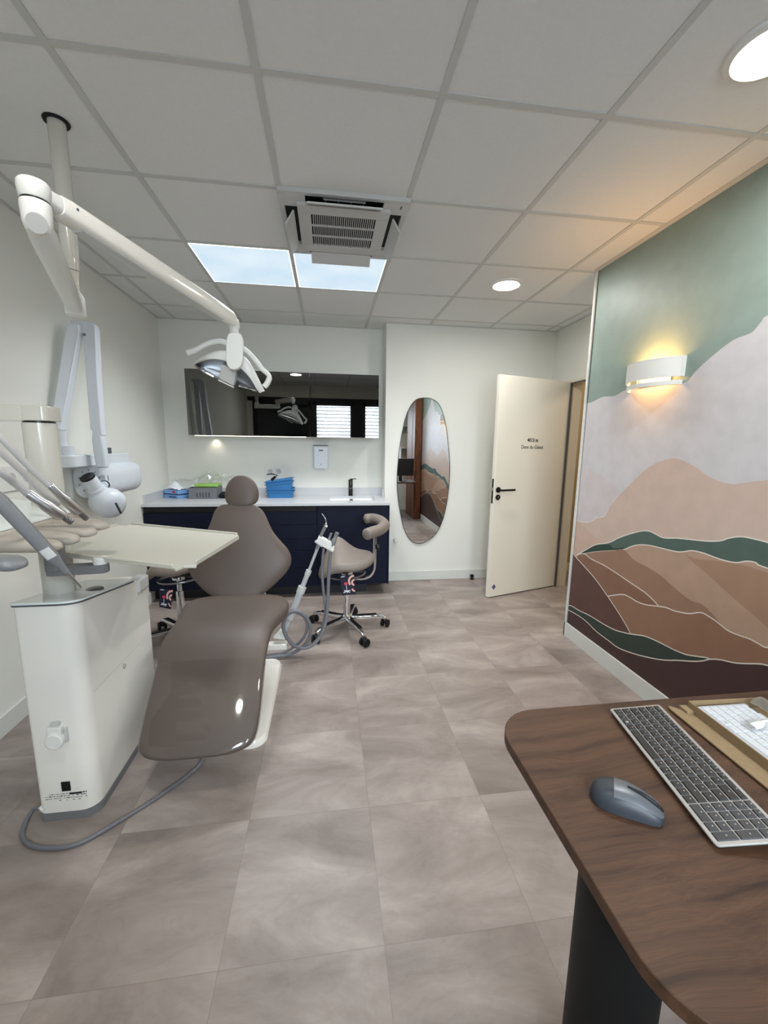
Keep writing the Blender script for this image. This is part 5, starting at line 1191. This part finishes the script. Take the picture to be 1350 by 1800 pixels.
# mouse
MC = Vector((0.547, 0.600, ZD)); md_ = Vector((0.81, -0.58, 0)).normalized(); ms_ = Vector((-md_.y, md_.x, 0))
ML = basis(MC, md_, ms_, (0, 0, 1))
mo = thing('computer_mouse', 'grey wireless mouse on the walnut desk', 'mouse', tuple(MC))
prof = [(-0.0595, 0.004, 0.006), (-0.0580, 0.013, 0.012), (-0.0535, 0.023, 0.020), (-0.042, 0.0315, 0.029), (-0.022, 0.0345, 0.036), (0.0, 0.0335, 0.037), (0.022, 0.031, 0.032), (0.040, 0.029, 0.024), (0.052, 0.025, 0.017), (0.0575, 0.018, 0.012), (0.0600, 0.006, 0.007)]
def msec(k=1.0, zk=1.0, dz=0.0):
    R = []
    for x, w, h in prof:
        row = []
        for i in range(17):
            a = PI*i/16; c, s_ = math.cos(a), math.sin(a)
            row.append(ML @ Vector((x, w*k*math.copysign(abs(c)**0.75, c), h*zk*(abs(s_)**0.8)+0.002+dz)))
        R.append(row)
    return R
R = msec(); mb = MB().grid(R); n0 = len(mb.v)
mb.f.append(tuple(range(17))); mb.m.append(0); mb.f.append(tuple((len(prof)-1)*17+i for i in range(17))); mb.m.append(0)
mb.f.append(tuple([r*17 for r in range(len(prof))]+[r*17+16 for r in range(len(prof)-1, -1, -1)])); mb.m.append(0)
obj('mouse_body', mb, 'mouse_dark', mo, smooth=80)
R2 = msec(1.012, 1.012, 0.0006)
obj('top_shell', MB().grid([r[4:13] for r in R2[4:11]]), 'mouse_grey', mo, smooth=60)
obj('scroll_groove', MB().tube([(p[8]+Vector((0, 0, 0.0002))) for p in R2[5:10]], [0.002, 0.004, 0.0045, 0.004, 0.003], 10), 'black_plastic', mo)
# keyboards
mat('key_gap_shade', (164, 165, 168), 0.6)  # white keyboard sheet, greyed with the shade between its keys painted in
def keyboard(name, lab, O, e1, e2, width, length, lift, kmat, fmat, frame_h, key_h, legend, kb2=None, grp=None):
    e1, e2 = Vector(e1).normalized(), Vector(e2).normalized()
    up = Vector((0, 0, 1)); tilt = (e2*width+up*lift).normalized(); nz = e1.cross(tilt)
    if nz.z < 0: nz = -nz
    M = basis(O, e1, tilt, nz)
    t = thing(name, lab, 'keyboard', tuple(O), grp)
    obj('frame', MB().rbox(0, length, 0, width, -frame_h, 0, 0.006, 3, M=M), fmat, t, bevel=0.001)
    mx = 0.006; unit = (length-2*mx)/19.05; ph = (width-2*0.006)/5.75
    rows_ = [[1.2, 1, 1, 1.05, 5, .95, .95, .95, .95, .95, 1], [1.25]+[1]*11+[2.75], [1.75]+[1]*12+[1.25], [1.5]+[1]*12+[1.5], [1]*13+[2], [1.5]+[1]*11+[2.5]]
    cnt = 0
    def key(x0, x1, y0, y1, km, big=False):
        nonlocal cnt
        g_ = 0.0011
        m = MB(); a, b, c, d_ = x0+g_, x1-g_, y0+g_, y1-g_; i_ = 0.0012
        vs = [M @ Vector(p) for p in ((a, c, 0), (b, c, 0), (b, d_, 0), (a, d_, 0), (a+i_, c+i_, key_h), (b-i_, c+i_, key_h), (b-i_, d_-i_, key_h), (a+i_, d_-i_, key_h))]
        m.add(vs, [(3,2,1,0),(4,5,6,7),(0,1,5,4),(1,2,6,5),(2,3,7,6),(3,0,4,7)])
        cx_, cy_ = (a+b)/2, (c+d_)/2
        if big: m.box(cx_-0.003, cx_+0.003, cy_-0.003, cy_+0.003, key_h, key_h+0.0002, 1, M)
        elif (x1-x0) < unit*3: m.box(cx_-0.0011, cx_+0.0014, cy_-0.0008+0.0016, cy_+0.0012+0.0016, key_h, key_h+0.0002, 1, M); 
        obj('key', m, [km, legend], t, smooth=0); cnt += 1
    for r, ws in enumerate(rows_):
        x = mx; y0 = 0.006+r*ph; y1 = y0+(ph if r < 5 else ph*0.75)
        for q, w in enumerate(ws):
            key(x, x+w*unit, y0, y1, kmat, r == 0 and q == 2); x += w*unit
    nx = mx+15.05*unit; k2 = kb2 or kmat
    Yr = [0.006+r*ph for r in range(6)]+[0.006+5*ph+ph*0.75]
    key(nx, nx+2*unit, Yr[0], Yr[1], k2); key(nx+2*unit, nx+3*unit, Yr[0], Yr[1], k2)
    key(nx+3*unit, nx+4*unit, Yr[0], Yr[2], k2); key(nx+3*unit, nx+4*unit, Yr[2], Yr[4], k2); key(nx+3*unit, nx+4*unit, Yr[4], Yr[5], k2); key(nx+3*unit, nx+4*unit, Yr[5], Yr[6], k2)
    for r in range(1, 5):
        for c in range(3): key(nx+c*unit, nx+(c+1)*unit, Yr[r], Yr[r+1], k2)
    for c in range(3): key(nx+c*unit, nx+(c+1)*unit, Yr[5], Yr[6], k2)
    return t, M, cnt
kb, KM, kc = keyboard('computer_keyboard', 'silver keyboard with dark keys lying on the walnut desk', (0.700, 0.854, ZD+0.0105), (-0.182, -0.983, 0), (0.983, -0.182, 0), 0.122, 0.360, 0.018, 'key_black', 'kb_silver', 0.004, 0.0025, 'print_grey', 'key_grey')
obj('underside', MB().rbox(0.002, 0.358, 0.002, 0.120, -0.0075, -0.004, 0.006, 3, M=KM), 'black_plastic', kb)
obj('foot', MB().box(0.03, 0.06, 0.095, 0.115, -0.0255, -0.007, M=KM).box(0.30, 0.33, 0.095, 0.115, -0.0255, -0.007, M=KM), 'black_plastic', kb)
# cardboard box with a white keyboard
BO = Vector((0.908, 0.839, 0.752)); B1 = Vector((0.899, 0.635, 0.752)); b1 = (B1-BO); b1.z = 0; b1.normalize(); b2 = Vector((-b1.y, b1.x, 0))
if b2.x < 0: b2 = -b2
MBX = basis((BO.x, BO.y, ZD), b1, b2, (0, 0, 1)); BL, BW, BH, th_ = 0.47, 0.205, 0.026, 0.003
bx = thing('cardboard_box', 'open shallow cardboard box at the right of the desk', 'box', tuple(BO))
obj('box_base', MB().box(0, BL, 0, BW, 0, th_, M=MBX), 'cardboard', bx, smooth=0)
obj('box_wall', MB().box(0, BL, 0, th_, th_, BH, M=MBX), 'cardboard', bx, smooth=0)
obj('box_wall', MB().box(0, BL, BW-th_, BW, th_, BH, M=MBX), 'cardboard', bx, smooth=0)
obj('box_wall', MB().box(0, th_, th_, BW-th_, th_, BH, M=MBX), 'cardboard', bx, smooth=0)
obj('box_wall', MB().box(BL-th_, BL, th_, BW-th_, th_, BH, M=MBX), 'cardboard', bx, smooth=0)
fl_ = [(-0.012, -0.040), (-0.006, -0.047), (0.008, -0.048), (BL-0.05, -0.047), (BL-0.02, -0.035), (BL-0.02, -0.001), (0.02, -0.001), (0.012, -0.012), (-0.004, -0.030)]
obj('lid_flap', MB().prism(fl_, 0.001, 0.004, M=MBX @ Matrix.Rotation(math.radians(-3.0), 4, 'X')), 'cardboard', bx, smooth=0)
obj('corner_tab', MB().box(-0.004, 0.022, -0.020, -0.001, 0.001, 0.012, M=MBX), 'cardboard', bx, smooth=0)
wo = MBX @ Vector((0.014, 0.010, 0.0195))
wk, WM, kc2 = keyboard('computer_keyboard', 'flat white keyboard packed inside the cardboard box', wo, b1, b2, 0.135, 0.43, 0.002, 'key_white', 'key_gap_shade', 0.012, 0.0022, 'print_grey')
lg = MB()
for q, w in enumerate((0.004, 0.003, 0.003, 0.004, 0.003, 0.003)): lg.box(0.012+q*0.0048, 0.012+q*0.0048+w, 0.1285, 0.1335, 0.0, 0.0006, M=WM)
obj('printed_mark', lg, 'print_dark', wk, smooth=0)
us = thing('usb_cable', 'coiled white USB cable lying on the white keyboard', 'cable', (0.979, 0.718, 0.790))
ub = Vector((0.959, 0.730, 0.776)); ue = Vector((1.006, 0.733, 0.784)); ud = (ue-ub).normalized(); UM = frame(ub, ud)
obj('plug_shell', MB().box(-0.006, 0.006, -0.00225, 0.00225, 0, 0.014, M=UM), 'chrome', us, smooth=0)
obj('plug_grip', MB().loft([(UM @ Vector((0, 0, 0.012)), UM.to_3x3() @ Vector((0.008, 0, 0)), UM.to_3x3() @ Vector((0, 0.004, 0))), (UM @ Vector((0, 0, 0.03)), UM.to_3x3() @ Vector((0.0085, 0, 0)), UM.to_3x3() @ Vector((0, 0.0045, 0))), (UM @ Vector((0, 0, 0.042)), UM.to_3x3() @ Vector((0.0035, 0, 0)), UM.to_3x3() @ Vector((0, 0.003, 0)))], 20, ex=4), 'white_plastic', us)
co = [UM @ Vector((0, 0, 0.040)), UM @ Vector((0.002, 0.0, 0.055))]
cc_ = MBX @ Vector((0.12, 0.176, 0.030))
for k in range(50):
    a = 2*PI*k/14; co.append(cc_+Vector((0.020*math.cos(a), 0.055*math.sin(a), 0.004*math.sin(k*0.7)+0.0002*k)))
obj('coiled_lead', MB().tube(spline(co, 3), 0.0022, 8), 'white_plastic', us)
random.seed(5)
rows = [[(MBX @ Vector((0.02+0.22*i/10, 0.150+0.050*j/4, 0.026+0.014*math.sin(PI*j/4)+random.uniform(-.003, .005)))) for j in range(5)] for i in range(11)]
pb = thing('cable_bag', 'clear plastic bag around the coiled cable in the box', 'bag', tuple(rows[0][0]))
obj('film', MB().grid(rows), 'clear_film', pb, smooth=0)

# ================================================================== BEHIND THE CAMERA, SEEN IN THE MIRRORS
wt_ = thing('tall_cabinet', 'tall walnut cabinet reflected in the oval mirror', 'cabinet', (1.71, 0.2, 0))
obj('carcass', MB().box(1.63, XM-0.02, -0.25, 0.50, 0.0, 2.45), 'walnut_up', wt_, smooth=0)
obj('cabinet_door', MB().box(1.625, 1.63, -0.24, 0.28, 0.05, 2.44), 'walnut_up', wt_, smooth=0)
mo_ = thing('monitor', 'black monitor on the desk reflected in the oval mirror', 'monitor', (1.36, 0.62, ZD))
obj('screen', MB().rbox(1.08, 1.60, 0.60, 0.625, ZD+0.10, ZD+0.42, 0.006, 2, axis='Y'), 'black_plastic', mo_, bevel=0.002)
obj('stand', MB().box(1.32, 1.38, 0.57, 0.60, ZD+0.006, ZD+0.25), 'black_plastic', mo_)
obj('stand_foot', MB().rbox(1.24, 1.46, 0.50, 0.68, ZD, ZD+0.008, 0.02, 3), 'black_plastic', mo_)
sh = thing('shelf_unit', 'white open shelf unit on the rear wall seen in the oval mirror', 'shelf', (1.68, -0.5, 1.2))
obj('shelf_frame', MB().box(1.52, 1.545, YR, -0.42, 0.9, 2.3).box(XM-0.03, XM-0.005, YR, -0.42, 0.9, 2.3), 'white_plastic', sh, smooth=0)
for z in (0.9, 1.35, 1.8, 2.28): obj('shelf_board', MB().box(1.545, XM-0.03, YR, -0.42, z, z+0.02), 'white_plastic', sh, smooth=0)
